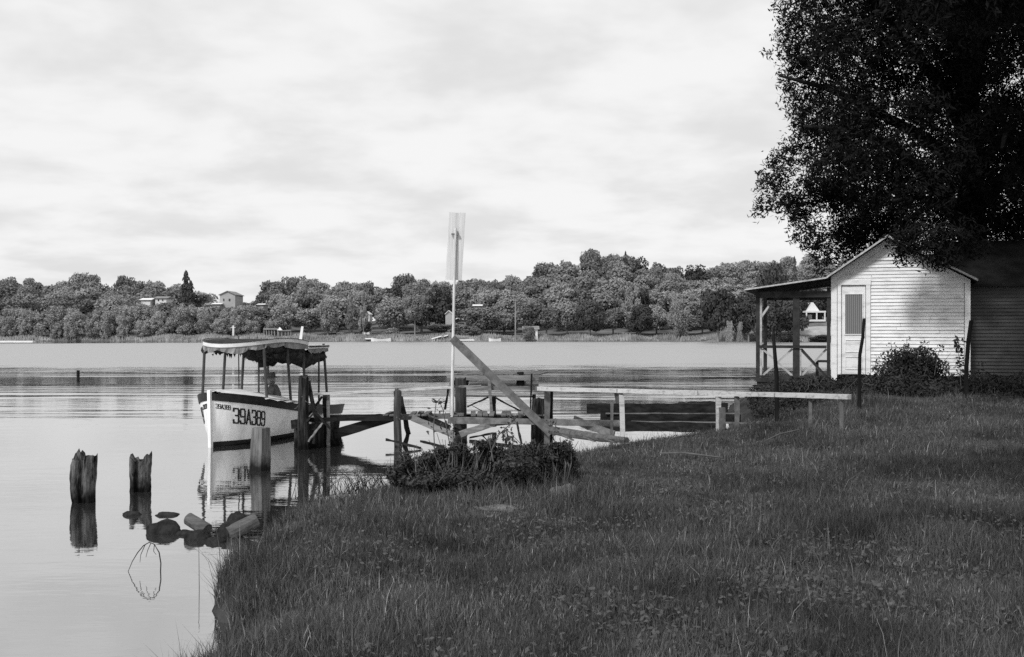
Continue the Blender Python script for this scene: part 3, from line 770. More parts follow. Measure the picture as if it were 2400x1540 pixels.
# gable trim boards under the roof
def slope_board(u0, z0, u1, z1, v0, v1, th_, m, nm, below=0.0, par=None):
    a = Vector((u0, 0, z0 - below)); b = Vector((u1, 0, z1 - below))
    c = [hp(u0, v0, z0 - below - th_), hp(u1, v0, z1 - below - th_), hp(u1, v1, z1 - below - th_), hp(u0, v1, z0 - below - th_),
         hp(u0, v0, z0 - below), hp(u1, v0, z1 - below), hp(u1, v1, z1 - below), hp(u0, v1, z0 - below)]
    return MB().box8(c).obj(nm, m, par or cot)
slope_board(uL - .02, zE_L + .02, uRi, zR + .01, -.05, -.018, .16, M['house_white'], 'gable_trim')
slope_board(uRi + .002, zR + .01, uR + .02, zE_R, -.05, -.018, .14, M['house_white'], 'gable_trim')
# roof slabs with pale worn edge
sl = (zR - zE_L) / (uRi - uL); sr = (zE_R - zR) / (uR - uRi)
def roof_slab(u0, z0, u1, z1, v0, v1, t_=.05):
    r = slope_board(u0, z0, u1, z1, v0, v1, -t_, M['roof'], 'roof', par=cot)
    e = slope_board(u0, z0 + .012, u1, z1 + .012, v0 - .035, v0 - .002, -t_, M['roof_edge'], 'roof_edge', par=r)
    return r
roof_slab(uL - .12, zE_L - .12 * sl + .03, uRi, zR + .03, -.32, DEP + .2)
roof_slab(uRi + .003, zR + .03, uR + .16, zE_R + .16 * sr + .03, -.30, DEP + .2)
uP = hu(1748)
zP0, zP1 = hz(1748, 683), zE_L - .12 * sl + .03
rs_ = roof_slab(uP, zP0, uL - .123, zP1, -.32, 3.6, .035)
# irregular ridge cap tiles
for i in range(9):
    k = i / 9; mz = zR + .085
    MB().beam(hp(uRi, -.3 + k * 5.3, mz), hp(uRi, -.3 + k * 5.3 + .5, mz + random.uniform(-.01, .015)), 0.16, 0.05).obj('ridge_cap', M['roof'], cot)
# door
dr = thing('x', (0, 0, 0), None, None); bpy.data.objects.remove(dr)
dfr = hbox('door_frame', door_l, door_l + .085, -.06, .02, zB + .01, door_top, M['house_white'], cot)
hbox('door_frame', door_r - .10, door_r, -.06, .02, zB + .01, door_top, M['house_white'], cot)
hbox('door_frame', door_l - .01, door_r + .01, -.065, .02, door_top, door_top + .13, M['house_white'], cot)
dl, drr = door_l + .10, door_r - .115
door = hbox('door', dl, drr, -.02, .02, zB + .02, door_top - .02, M['house_white'], cot)
wz0, wz1 = hz(2000, 783), hz(2000, 690)
wl, wr = hu(1981), hu(2021)
hbox('curtain', wl, wr, -.024, -.021, wz0, wz1, M['curtain'], door)
for a, b, c, d in ((wl - .02, wl, wz0 - .02, wz1 + .02), (wr, wr + .02, wz0 - .02, wz1 + .02), (wl, wr, wz1, wz1 + .02), (wl, wr, wz0 - .02, wz0)):
    hbox('window_bead', a, b, -.04, -.0205, c, d, M['house_white'], door)
for za_, zb_ in ((hz(2000, 866), hz(2000, 836)), (hz(2000, 826), hz(2000, 796))):
    for a, b, c, d in ((wl, wl + .015, za_, zb_), (wr - .015, wr, za_, zb_), (wl + .015, wr - .015, zb_ - .015, zb_), (wl + .015, wr - .015, za_, za_ + .015)):
        hbox('panel_moulding', a, b, -.034, -.0205, c, d, M['house_white'], door)
MB().tube([hp(drr - .05, -.02, zB + .95), hp(drr - .05, -.07, zB + .95)], [.012, .03], 8).obj('knob', M['steel'], door)
# crawl space skirt under the house
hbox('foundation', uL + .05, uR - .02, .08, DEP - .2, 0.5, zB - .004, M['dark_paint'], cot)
# porch
pz0, pzr, pzt = hz(1775, 886), hz(1775, 811), hz(1775, 690)
up0, upm = hu(1776), hu(1866)
def rz(u): return zP0 + (zP1 - zP0) * (u - uP) / (uL - .123 - uP)
PB = 2.4
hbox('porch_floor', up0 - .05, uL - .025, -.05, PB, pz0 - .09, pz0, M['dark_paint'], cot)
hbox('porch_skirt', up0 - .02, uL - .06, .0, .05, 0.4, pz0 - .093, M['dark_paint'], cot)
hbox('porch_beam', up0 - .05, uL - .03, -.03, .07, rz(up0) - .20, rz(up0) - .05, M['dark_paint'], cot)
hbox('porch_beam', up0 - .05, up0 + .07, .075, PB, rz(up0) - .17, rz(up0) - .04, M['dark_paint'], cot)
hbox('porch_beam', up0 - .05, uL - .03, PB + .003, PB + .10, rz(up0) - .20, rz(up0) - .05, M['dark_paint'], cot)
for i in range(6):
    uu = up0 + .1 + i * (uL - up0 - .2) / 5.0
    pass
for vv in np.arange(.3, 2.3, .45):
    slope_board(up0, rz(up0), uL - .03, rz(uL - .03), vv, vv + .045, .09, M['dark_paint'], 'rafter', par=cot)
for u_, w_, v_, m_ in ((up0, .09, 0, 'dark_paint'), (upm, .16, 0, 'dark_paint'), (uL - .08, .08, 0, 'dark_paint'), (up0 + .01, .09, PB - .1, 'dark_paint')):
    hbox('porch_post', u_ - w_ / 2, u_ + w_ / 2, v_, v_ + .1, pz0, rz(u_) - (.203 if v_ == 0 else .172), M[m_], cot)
hbox('post_trim', up0 + .05, up0 + .10, .005, .06, pz0 + .003, rz(up0) - .21, M['brace_paint'], cot)
hbox('post_trim', upm + .085, upm + .12, .005, .06, pz0 + .003, pzr - .06, M['brace_paint'], cot)
hbox('handrail', up0 + .055, uL - .125, -.04, -.003, pzr - .05, pzr + .02, M['dark_paint'], cot)
hbox('bottom_rail', up0 + .055, uL - .125, -.04, -.003, pz0 + .02, pz0 + .07, M['dark_paint'], cot)
def brace(ua, za, ub, zb, v, m_, w_=.05):
    return MB().beam(hp(ua, v, za), hp(ub, v, zb), w_, .03, up=UY, jit=.002, seg=2).obj('cross_brace', m_, cot)
b0, b1 = up0 + .11, upm - .09
c0, c1 = upm + .12, uL - .13
brace(b0, pzr - .07, b1, pz0 + .06, .03, M['brace_paint']); brace(b0, pz0 + .06, b1, pzr - .07, .066, M['brace_paint'])
brace(c0, pzr - .07, c1, pz0 + .06, .03, M['dark_paint']); brace(c0, pz0 + .06, c1, pzr - .07, .066, M['brace_paint'])
brace(c0, pzr - .11, c1, pz0 + .02, .10, M['brace_paint'], .035)
brace(up0 + .07, hz(1778, 745), up0 + .26, hz(1778, 718), .03, M['brace_paint'])
# outer side rail of the porch
for (za, zb_) in ((pzr - .05, pzr + .02), (pz0 + .02, pz0 + .07)):
    hbox('side_rail', up0 - .03, up0 + .03, .11, PB - .12, za, zb_, M['dark_paint'], cot)
# small bench in the porch corner
bn = thing('porch_bench', hp(-.35, 1.0, pz0), 'small dark bench against the wall inside the porch', 'bench')
hbox('seat', -.42, -.06, .6, 1.5, pz0 + .38, pz0 + .42, M['dark_paint'], bn)
for a, b in ((-.40, .64), (-.12, .64), (-.40, 1.42), (-.12, 1.42)):
    hbox('leg', a, a + .05, b, b + .05, pz0 + .002, pz0 + .378, M['dark_paint'], bn)
# side wing, set back, the tree's shade put into its siding colour
WV = 0.55
uW0, uW1 = uR + .022, uR + 5.0
wzB, wzE, wzR = hz(2300, 905, WV), hz(2300, 668, WV), hz(2300, 572, 2.6)
hbox('wing_wall', uR + .004, uW1, WV + .03, WV + 3.6, wzB - .3, wzE, M['wing_shade_paint'], cot)
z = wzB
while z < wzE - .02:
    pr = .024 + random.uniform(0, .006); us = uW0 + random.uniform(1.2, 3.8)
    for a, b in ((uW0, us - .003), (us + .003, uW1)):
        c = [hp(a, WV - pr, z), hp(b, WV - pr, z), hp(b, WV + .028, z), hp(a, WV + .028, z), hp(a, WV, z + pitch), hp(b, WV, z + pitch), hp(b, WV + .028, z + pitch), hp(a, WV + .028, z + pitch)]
        MB().box8(c).obj('siding_board', M['wing_shade_paint'], cot)
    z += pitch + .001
def slab(pts, t_, nm, m, par):
    up = Vector((0, 0, t_)); MB().box8(pts + [p + up for p in pts]).obj(nm, m, par)
vR = WV + 1.8
slab([hp(uR - .6, WV - .28, wzE - .05), hp(uW1 + .3, WV - .28, wzE - .05), hp(uW1 + .3, vR, wzR), hp(uR - .6, vR, wzR)], .06, 'wing_roof', M['roof'], cot)
slab([hp(uR - .6, vR + .003, wzR), hp(uW1 + .3, vR + .003, wzR), hp(uW1 + .3, WV + 3.9, wzE - .05), hp(uR - .6, WV + 3.9, wzE - .05)], .06, 'wing_roof', M['roof'], cot)

# ------------------------------------------------------------------ the launch
BD = 21.9
bow = Vector(((496 - CX) / F * BD, BD, 0))
ax = Vector((0.23, 0.973, 0)).normalized()          # bow to stern
pt = Vector((ax.y, -ax.x, 0))                        # towards the port side
LB = 5.1
def sheer(s): return 1.06 - 0.185 * s + 0.0152 * s * s if s < 6 else .5
def half_sheer(s):
    b = 0.97 * (1 - math.exp(-(s + .02) / 0.62)) if s > 0 else 0.02
    if s > 2.6: b *= 1 - 0.26 * ((s - 2.6) / 2.5) ** 2
    return max(b, 0.02)
def half_wl(s):
    b = 0.64 * (1 - math.exp(-max(s - .06, 0) / 0.85))
    if s > 3.0: b *= 1 - 0.38 * ((s - 3.0) / 3.0) ** 2
    return max(b, 0.018)
def hull_pt(s, z, side, off=0.0):
    zs = sheer(s); t = z / zs
    bw_, bs = half_wl(s), half_sheer(s)
    if t >= 0: b = bw_ + (bs - bw_) * (t ** 0.62)
    else: b = bw_ * max(0.0, 1 + t * 1.3)
    rake = -0.05 * max(0, t) * max(0, 1 - s / 1.0)
    return bow + ax * (s + rake) + pt * side * (b + off) + Vector((0, 0, z))
def boat_pt(s, b, z): return bow + ax * s + pt * b + Vector((0, 0, z))
launch = thing('canopied_launch', boat_pt(3, 0, 0), 'white wooden launch with scalloped canopy and 39A389 on its bow, moored at the dock', 'boat')
S_ = [0, .04, .1, .2, .35, .55, .8, 1.1, 1.5, 2, 2.6, 3.2, 3.8, 4.2, 4.5, 4.8, 5.1]
def strake(name, f0, f1, mt, off=0.0, nz=5, parent=launch, inner=False):
    vs, fs = [], []
    cols = []
    for side in (-1, 1):
        for s in S_:
            z0, z1 = f0(s), f1(s)
            for i in range(nz + 1): vs.append(hull_pt(s, z0 + (z1 - z0) * i / nz, side, off))
    m_ = nz + 1; n_ = len(S_)
    for sd in (0, 1):
        for i in range(n_ - 1):
            for j in range(nz):
                a = sd * n_ * m_ + i * m_ + j
                fs.append((a, a + m_, a + m_ + 1, a + 1))
    # transom and stem closure
    for j in range(nz):
        a = (n_ - 1) * m_ + j; b = n_ * m_ + (n_ - 1) * m_ + j
        fs.append((a, b, b + 1, a + 1))
        a = j; b = n_ * m_ + j
        fs.append((a, a + 1, b + 1, b))
    return mesh(name, vs, fs, mt, parent, True)
strake('hull', lambda s: 0.10, lambda s: sheer(s) - 0.135 - .012 * s, M['hull'], 0, 8)
strake('boot_top', lambda s: -0.35, lambda s: 0.10, M['black'], 0.004, 4)
strake('sheer_strake', lambda s: sheer(s) - 0.135 - .012 * s, lambda s: sheer(s), M['black'], 0.022, 3)
# inner skin and gunwale cap
for side in (-1, 1):
    vs, fs = [], []
    for i, s in enumerate(S_[2:]):
        b = half_sheer(s); z = sheer(s)
        vs += [boat_pt(s, side * (b + .035), z), boat_pt(s, side * (b + .035), z + .03), boat_pt(s, side * max(b - .07, 0.0), z + .03), boat_pt(s, side * max(b - .07, 0.0), z)]
    for i in range(len(S_[2:]) - 1):
        for k in range(4): fs.append((i * 4 + k, i * 4 + (k + 1) % 4, i * 4 + 4 + (k + 1) % 4, i * 4 + 4 + k))
    n_ = len(vs); fs += [(0, 1, 2, 3), (n_ - 4, n_ - 1, n_ - 2, n_ - 3)]
    mesh('gunwale', vs, fs, M['black'], launch)
# stem post
MB().beam(hull_pt(-.03, -.3, 0) , hull_pt(-.03, sheer(0) + .07, 0), .06, .09, up=ax, seg=6, jit=.001).obj('stem_post', M['hull'], launch)
# cockpit sole and inner bottom
vs, fs = [], []
for s in S_[4:]:
    b = half_wl(s) * .95; vs += [boat_pt(s, -b, .12), boat_pt(s, b, .12)]
for i in range(len(S_[4:]) - 1): fs.append((i * 2, i * 2 + 1, i * 2 + 3, i * 2 + 2))
mesh('cockpit_sole', vs, fs, M['dark_paint'], launch)
# canvas-covered foredeck, humped and creased
vs, fs = [], []
ns, nb = 22, 14
for i in range(ns + 1):
    s = 0.12 + 2.75 * i / ns
    for j in range(nb + 1):
        q = 2 * j / nb - 1
        b = q * (half_sheer(s) - .05)
        hump = 0.15 * (1 - abs(q) ** 2.2) * min(1, s / .8) * (1 if s < 2.2 else max(0, 1 - (s - 2.2) / .9))
        cr_ = 0.02 * math.sin(9 * q + 3 * s) * math.sin(5 * s) * (1 - q * q)
        vs.append(boat_pt(s, b, sheer(s) + .034 + hump + cr_))
for i in range(ns):
    for j in range(nb): a = i * (nb + 1) + j; fs.append((a, a + 1, a + nb + 2, a + nb + 1))
mesh('deck_cover', vs, fs, M['canvas'], launch, True)
# cloth flap hanging in folds over the port side
vs, fs = [], []
for i in range(19):
    s = .8 + 1.95 * i / 18
    for j in range(4):
        vs.append(boat_pt(s, half_sheer(s) - .05 + j * .036 + .006 * math.sin(s * 13), sheer(s) + .040 - (0.02 + .02 * math.sin(s * 9 + 1) ** 2) * max(0, j - 1.5)))
for i in range(18):
    for j in range(3): a = i * 4 + j; fs.append((a, a + 1, a + 5, a + 4))
mesh('cover_hem', vs, fs, M['canvas'], launch, True)
# thwarts
for s in (3.25, 4.1):
    MB().beam(boat_pt(s, -half_sheer(s) + .05, .42), boat_pt(s, half_sheer(s) - .05, .42), .28, .04).obj('thwart', M['wood_h'], launch)
MB().beam(boat_pt(4.85, -.6, .40), boat_pt(4.85, .6, .40), .3, .04).obj('stern_bench', M['wood_h'], launch)
# canopy: cambered, rounded at the front; a lower section at the stern end
CS0, CS1, CS2 = .42, 2.85, 4.1
def cz(s): return (2.10 - (0.07 if s < 1.6 else .05) * (s - 1.6) ** 2) if s < 2.9 else 1.97
def ch(s):
    t = (s - CS0)
    return 0.78 * math.sqrt(max(0.0, 1 - max(0, 1 - t / 1.2) ** 2.4)) if t > 0 else 0.0
def canopy(name, sa, sb, dz, mt, h_=lambda s: ch(s)):
    ss = [sa + (sb - sa) * (i / 16) ** (1.5 if sa == CS0 else 1) for i in range(17)]
    vs, fs = [], []
    for s in ss:
        for j in range(13):
            q = 2 * j / 12 - 1; hw = max(h_(s), .02)
            z = cz(s) + dz + .004 * (1 - q * q) * min(1, (s - CS0) / .8 + .1)
            vs.append(boat_pt(s, q * hw, z + .022))
    n_ = len(vs)
    vs += [v - Vector((0, 0, .025)) for v in vs]
    for i in range(16):
        for j in range(12):
            a = i * 13 + j; fs.append((a, a + 1, a + 14, a + 13)); fs.append((a + n_, a + n_ + 13, a + n_ + 14, a + n_ + 1))
    for i in range(16):
        for j in (0, 12):
            a = i * 13 + j; fs.append((a, a + 13, a + 13 + n_, a + n_))
    for j in range(12):
        for i in (0, 16):
            a = i * 13 + j; fs.append((a, a + 1, a + 1 + n_, a + n_))
    return mesh(name, vs, fs, mt, launch, True)
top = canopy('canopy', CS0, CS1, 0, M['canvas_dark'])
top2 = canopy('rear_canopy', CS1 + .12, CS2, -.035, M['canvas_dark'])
# rim band of pale wood bent round the canopy
def rim_path(sa, sb, front=True, n=22, k=0.0):
    L_ = []
    for i in range(n + 1):
        s = sb + (sa - sb) * (1 - (1 - i / n) ** 1.0) if not front else sa + (sb - sa) * ((n - i) / n) ** 2
        L_.append((s, -1))
    R_ = [(s, 1) for s, _ in reversed(L_)]
    return L_ + R_[1:] if front else None
def band(name, path, z_off, hgt, thick, mt, parent, scallop=None, h_=ch, out=0.0):
    vs, fs = [], []
    for i, (s, sd) in enumerate(path):
        b = h_(s) * sd
        # outward direction estimate
        a0 = path[max(i - 1, 0)]; a1 = path[min(i + 1, len(path) - 1)]
        p0 = boat_pt(a0[0], h_(a0[0]) * a0[1], 0); p1 = boat_pt(a1[0], h_(a1[0]) * a1[1], 0)
        tdir = (p1 - p0); tdir.z = 0
        tdir = tdir.normalized() if tdir.length > 1e-6 else ax
        nrm = Vector((tdir.y, -tdir.x, 0)) * (1 if (Vector((tdir.y, -tdir.x, 0))).dot(boat_pt(s, b, 0) - boat_pt(2.5, 0, 0)) > 0 else -1)
        c = boat_pt(s, b, cz(s) + z_off)
        h0 = hgt if scallop is None else hgt * scallop(i / (len(path) - 1))
        fl = 0 if scallop is None else .03 * math.sin(i * 1.9)
        vs += [c + nrm * (out + thick), c + nrm * out, c + nrm * (out + fl) - Vector((0, 0, h0)), c + nrm * (out + thick + fl) - Vector((0, 0, h0))]
    for i in range(len(path) - 1):
        for k in range(4): fs.append((i * 4 + k, i * 4 + (k + 1) % 4, i * 4 + 4 + (k + 1) % 4, i * 4 + 4 + k))
    n_ = len(vs); fs += [(0, 1, 2, 3), (n_ - 4, n_ - 1, n_ - 2, n_ - 3)]
    return mesh(name, vs, fs, mt, parent, False)
path = rim_path(CS0, CS1, True, 30)
M['rim'] = mat('pale_canopy_rim_paint', 0.66, 0.7, 0.1, (3, 3, 12), 0.2, v2=0.5, spec=0.2, dist=0.003)
band('canopy_rim', path, .038, .080, .025, M['rim'], launch)
band('canopy_rim_moulding', path, .048, .012, .032, M['black'], launch)
def scal(t, nper=8.0):
    q = (t * nper + .25 * math.sin(t * 17)) % 1.0; return 0.45 + (0.7 + .25 * math.sin(t * 23)) * math.sin(math.pi * q) ** 0.7
band('valance', path, -.043, .105, .006, M['canvas_grey'], launch, scal)
for sd in (-1, 1):
    pp = [(CS1 + .12 + (CS2 - CS1 - .12) * i / 10, sd) for i in range(11)]
    band('canopy_rim', pp, -.0, .07, .025, M['rim'], launch, h_=lambda s: .74)
    band('valance', pp, -.072, .09, .006, M['canvas_grey'], launch, lambda t: scal(t, 3), h_=lambda s: .74)
MB().beam(boat_pt(CS2, -.74, cz(CS2) - .03), boat_pt(CS2, .74, cz(CS2) - .03), .03, .07).obj('canopy_rim', M['rim'], launch)
# rolled, tattered side curtains bundled under the canopy
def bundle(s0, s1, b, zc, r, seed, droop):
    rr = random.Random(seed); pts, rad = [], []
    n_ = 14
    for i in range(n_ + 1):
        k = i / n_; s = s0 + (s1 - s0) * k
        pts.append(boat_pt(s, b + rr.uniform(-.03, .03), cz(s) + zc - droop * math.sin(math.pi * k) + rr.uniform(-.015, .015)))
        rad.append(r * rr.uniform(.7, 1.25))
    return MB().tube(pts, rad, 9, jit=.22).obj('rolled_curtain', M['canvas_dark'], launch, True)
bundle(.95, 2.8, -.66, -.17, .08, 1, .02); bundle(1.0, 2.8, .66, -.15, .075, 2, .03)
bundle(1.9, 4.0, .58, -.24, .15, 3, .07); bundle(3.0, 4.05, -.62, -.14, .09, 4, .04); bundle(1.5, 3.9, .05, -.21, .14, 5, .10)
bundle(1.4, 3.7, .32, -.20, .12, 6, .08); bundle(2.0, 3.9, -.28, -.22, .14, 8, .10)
# torn fringes hanging from the bundles
vs, fs = [], []
rr = random.Random(5)
for i in range(150):
    s = rr.uniform(1.2, 4.2); b = rr.choice((.66, .60, .05, -.62, .32)) + rr.uniform(-.06, .06)
    z = cz(s) - .26 + rr.uniform(-.03, .03); l_ = rr.uniform(.04, .15); w_ = rr.uniform(.03, .08)
    p = boat_pt(s, b, z); d = ax * w_ + pt * rr.uniform(-.02, .02)
    c = len(vs); vs += [p - d, p + d, p + d * .3 - Vector((0, 0, l_)), p - d * .1 - Vector((0, 0, l_ * .7))]; fs.append((c, c + 1, c + 2, c + 3))
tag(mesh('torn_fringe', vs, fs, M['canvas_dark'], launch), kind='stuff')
# boards under the canopy front
MB().beam(boat_pt(1.0, -.62, cz(1) - .15), boat_pt(1.0, -.25, cz(1) - .15), .05, .12).obj('canopy_board', M['canvas_dark'], launch)
MB().beam(boat_pt(2.0, -.1, cz(2) - .27), boat_pt(2.0, .32, cz(2) - .23), .03, .13).obj('canopy_board', M['canvas_dark'], launch)
# stanchions
M['stan'] = mat('dark_stanchion_paint', 0.05, 0.6, 0.5, (9, 9, 3), spec=0.3)
for s, side in ((.95, -1), (1.9, -1), (2.75, -1), (4.0, -1), (.95, 1), (2.0, 1), (2.8, 1), (4.0, 1), (1.15, 0)):
    hb = min(ch(s), .70) * .97
    b1 = side * hb; b0 = side * min(half_sheer(s) - .04, hb + .10)
    r_ = .030 if side else .012
    MB().tube([boat_pt(s, b0, sheer(s) - .05 if side else sheer(s) + .15), boat_pt(s - .02, b1, cz(s) + (.03 if side else .10))], r_, 8).obj('stanchion', M['stan'], launch)
for (s, b) in ((3.4, -.66), (3.85, .62)):
    MB().tube([boat_pt(s, b, sheer(s) - .05), boat_pt(s, b, cz(s))], .022, 7).obj('stanchion', M['stan'], launch)
# lettering painted on both bows
GL = {'3': [[(0, .82), (.06, 1), (.85, 1), (1, .9), (1, .62), (.86, .52), (.4, .52)], [(.86, .52), (1, .42), (1, .1), (.85, 0), (.06, 0), (0, .2)]],
      '9': [[(1, .5), (.15, .46), (0, .56), (0, .9), (.15, 1), (.85, 1), (1, .9), (1, .1), (.85, 0), (.06, 0), (0, .16)]],
      '8': [[(.15, .52), (0, .62), (0, .9), (.15, 1), (.85, 1), (1, .9), (1, .62), (.85, .52), (.15, .52), (0, .42), (0, .1), (.15, 0), (.85, 0), (1, .1), (1, .42), (.85, .52)]],
      'A': [[(0, 0), (.5, 1), (1, 0)], [(.2, .34), (.8, .34)]]}
def proj(p): return CX + F * p.x / p.y, HY + F * (EYE - p.z) / p.y
def inv_port(px, py, side=1):
    s, z = .8, .6
    for _ in range(40):
        e = 1e-3
        a = proj(hull_pt(s, z, side)); b = proj(hull_pt(s + e, z, side)); c = proj(hull_pt(s, z + e, side))
        j11, j12, j21, j22 = (b[0] - a[0]) / e, (c[0] - a[0]) / e, (b[1] - a[1]) / e, (c[1] - a[1]) / e
        det = j11 * j22 - j12 * j21; rx, ry = px - a[0], py - a[1]
        s += max(-.3, min(.3, (j22 * rx - j12 * ry) / det)); z += max(-.3, min(.3, (-j21 * rx + j11 * ry) / det))
        s = max(.02, min(5, s)); z = max(.02, min(1.1, z))
    return s, z
def lettering(text, corners, side, thick, name, off, label=None):
    """corners (s,z): top left, top right, bottom right, bottom left of the line of text on the hull"""
    TL, TR, BR, BL = corners
    def m(u, v):
        a = (TL[0] + (TR[0] - TL[0]) * u, TL[1] + (TR[1] - TL[1]) * u); b = (BL[0] + (BR[0] - BL[0]) * u, BL[1] + (BR[1] - BL[1]) * u)
        return hull_pt(b[0] + (a[0] - b[0]) * v, b[1] + (a[1] - b[1]) * v, side, off)
    n_ = len(text); cw = 1 / n_
    for k, chh in enumerate(text):
        vs, fs = [], []
        for st in GL[chh]:
            for (x0, y0), (x1, y1) in zip(st[:-1], st[1:]):
                X0, X1 = (k + .10 + x0 * .72) * cw, (k + .10 + x1 * .72) * cw
                asp = 4.0 / 1.0 * (n_ / 6.0) * .58          # width of the line relative to its height
                ddx, ddy = (X1 - X0) * asp, (y1 - y0); ln = math.hypot(ddx, ddy) or 1
                nx, ny = -ddy / ln * thick / 2 / asp, ddx / ln * thick / 2
                ex, ey = ddx / ln * thick * .45 / asp, ddy / ln * thick * .45
                m_ = 3; c = len(vs)
                for q in range(m_ + 1):
                    f = q / m_
                    xx = (X0 - ex) + (X1 + ex - X0 + ex) * f; yy = (y0 - ey) + (y1 + ey - y0 + ey) * f
                    vs += [m(xx + nx, yy + ny), m(xx - nx, yy - ny)]
                for q in range(m_): a = c + q * 2; fs.append((a, a + 1, a + 3, a + 2))
        mesh(name, vs, fs, M['letter'], launch)
big = [inv_port(545, 957), inv_port(622, 966), inv_port(621, 998), inv_port(545, 991)]
small = [inv_port(505, 946.5), inv_port(540.5, 951), inv_port(540.5, 961), inv_port(505, 956.5)]
lettering('39A389', big, 1, .105, 'painted_character', .006)
lettering('39A389', small, 1, .12, 'painted_character', .006)
def mir(c): return [c[1], c[0], c[3], c[2]]
lettering('39A389', mir(big), -1, .15, 'painted_character', .006)
lettering('39A389', mir(small), -1, .17, 'painted_character', .006)

# person seated in the launch, back half turned, wearing a brimmed hat
def skinned(name, verts, edges, radii, mt, parent, sub=2):
    org = ORG[parent.name] if parent else Vector((0, 0, 0))
    me = bpy.data.meshes.new(name); me.from_pydata([tuple(Vector(v) - org) for v in verts], edges, [])
    me.materials.append(mt)
    o = bpy.data.objects.new(name, me); COL.objects.link(o)
    if parent: o.parent = parent
    o.modifiers.new('skin', 'SKIN')
    for i, r_ in enumerate(radii):
        me.skin_vertices[0].data[i].radius = r_ if isinstance(r_, tuple) else (r_, r_)
    me.skin_vertices[0].data[0].use_root = True
    s_ = o.modifiers.new('sub', 'SUBSURF'); s_.levels = sub; s_.render_levels = sub
    ORG[o.name] = org
    return o
ps = boat_pt(2.95, -.05, .54)
MB().beam(boat_pt(2.95, -.86, .52), boat_pt(2.95, .86, .52), .30, .04).obj('thwart', M['wood_h'], launch)
pr = thing('person', ps, 'person in grey jacket and brimmed hat sitting low in the launch', 'person')
fx_ = (-ax * .25 - pt * .95).normalized(); sx_ = Vector((fx_.y, -fx_.x, 0))
def bp_(f, s, z): return ps + fx_ * f + sx_ * s + Vector((0, 0, z))
vs = [bp_(0, 0, .08), bp_(-.02, 0, .28), bp_(.02, 0, .46), bp_(.05, 0, .55), bp_(.07, 0, .62), bp_(.09, 0, .70),
      bp_(.03, .17, .46), bp_(.08, .25, .24), bp_(.30, .20, .14), bp_(.38, .18, .13),
      bp_(.03, -.17, .46), bp_(.08, -.25, .24), bp_(.30, -.20, .14), bp_(.38, -.18, .13),
      bp_(.06, .10, .08), bp_(.42, .12, .06), bp_(.44, .12, -.28), bp_(.54, .12, -.30),
      bp_(.06, -.10, .08), bp_(.42, -.12, .06), bp_(.44, -.12, -.28), bp_(.54, -.12, -.30)]
ed = [(0, 1), (1, 2), (2, 3), (3, 4), (4, 5), (2, 6), (6, 7), (7, 8), (8, 9), (2, 10), (10, 11), (11, 12), (12, 13), (0, 14), (14, 15), (15, 16), (16, 17), (0, 18), (18, 19), (19, 20), (20, 21)]
rd = [.17, .18, .19, .08, .075, .08, .10, .05, .04, .035, .10, .06, .05, .035, .09, .075, .05, .04, .09, .075, .05, .04]
skinned('body', vs, ed, rd, M['cloth'], pr)
mb = MB(); hc = bp_(.09, 0, .66)
for i in range(7):
    ph = math.pi * i / 6
    for k in range(12):
        a = 2 * math.pi * k / 12
        mb.v.append(hc + fx_ * (.098 * math.sin(ph) * math.cos(a)) + sx_ * (.078 * math.sin(ph) * math.sin(a)) + Vector((0, 0, .125 * math.cos(ph))))
for i in range(6):
    for k in range(12): mb.f.append((i * 12 + k, i * 12 + (k + 1) % 12, (i + 1) * 12 + (k + 1) % 12, (i + 1) * 12 + k))
head = mb.obj('head', M['skin'], pr, True)
MB().add([hc + fx_ * .088 + Vector((0, 0, .02)), hc + fx_ * .125 + Vector((0, 0, -.03)), hc + fx_ * .09 + sx_ * .02 + Vector((0, 0, -.04)), hc + fx_ * .09 - sx_ * .02 + Vector((0, 0, -.04))],
         [(0, 1, 2), (0, 3, 1), (1, 3, 2)]).obj('nose', M['skin'], head)
for sg in (-1, 1):
    MB().tube([hc + fx_ * .085 + sx_ * .03 * sg + Vector((0, 0, .015)), hc + fx_ * .094 + sx_ * .03 * sg + Vector((0, 0, .015))], .01, 6).obj('eye', M['black'], head)
    MB().tube([hc + sx_ * .075 * sg - Vector((0, 0, .03)), hc + sx_ * .082 * sg + Vector((0, 0, .03))], .015, 6).obj('ear', M['skin'], head)
prof = [(.16, .045), (.17, .05), (.16, .062), (.10, .06), (.098, .10), (.088, .15), (.05, .165), (0.001, .155)]
mb = MB()
for i, (r_, z_) in enumerate(prof):
    for k in range(16):
        a = 2 * math.pi * k / 16
        mb.v.append(hc + fx_ * (r_ * 1.08 * math.cos(a)) + sx_ * (r_ * math.sin(a)) + Vector((0, 0, z_ - .012 * math.cos(a))))
for i in range(len(prof) - 1):
    for k in range(16): mb.f.append((i * 16 + k, i * 16 + (k + 1) % 16, (i + 1) * 16 + (k + 1) % 16, (i + 1) * 16 + k))
mb.obj('hat', M['hat'], pr, True)

# ------------------------------------------------------------------ dock
dock = thing('dock', (0.0, 22.6, 0), 'rickety weathered wooden dock on posts running from the bank to the launch', 'dock')
WD, WH, WV_, WK = M['wood'], M['wood_h'], M['wood_v'], M['wood_dark']
def pb(name, a, b, w_, h_, mt, up=(0, 0, 1), jit=.010, seg=6, par=dock):
    return beam_obj(name, P(*a), P(*b), w_, h_, mt, par, up, jit, seg)
UPY = (0, 1, 0)
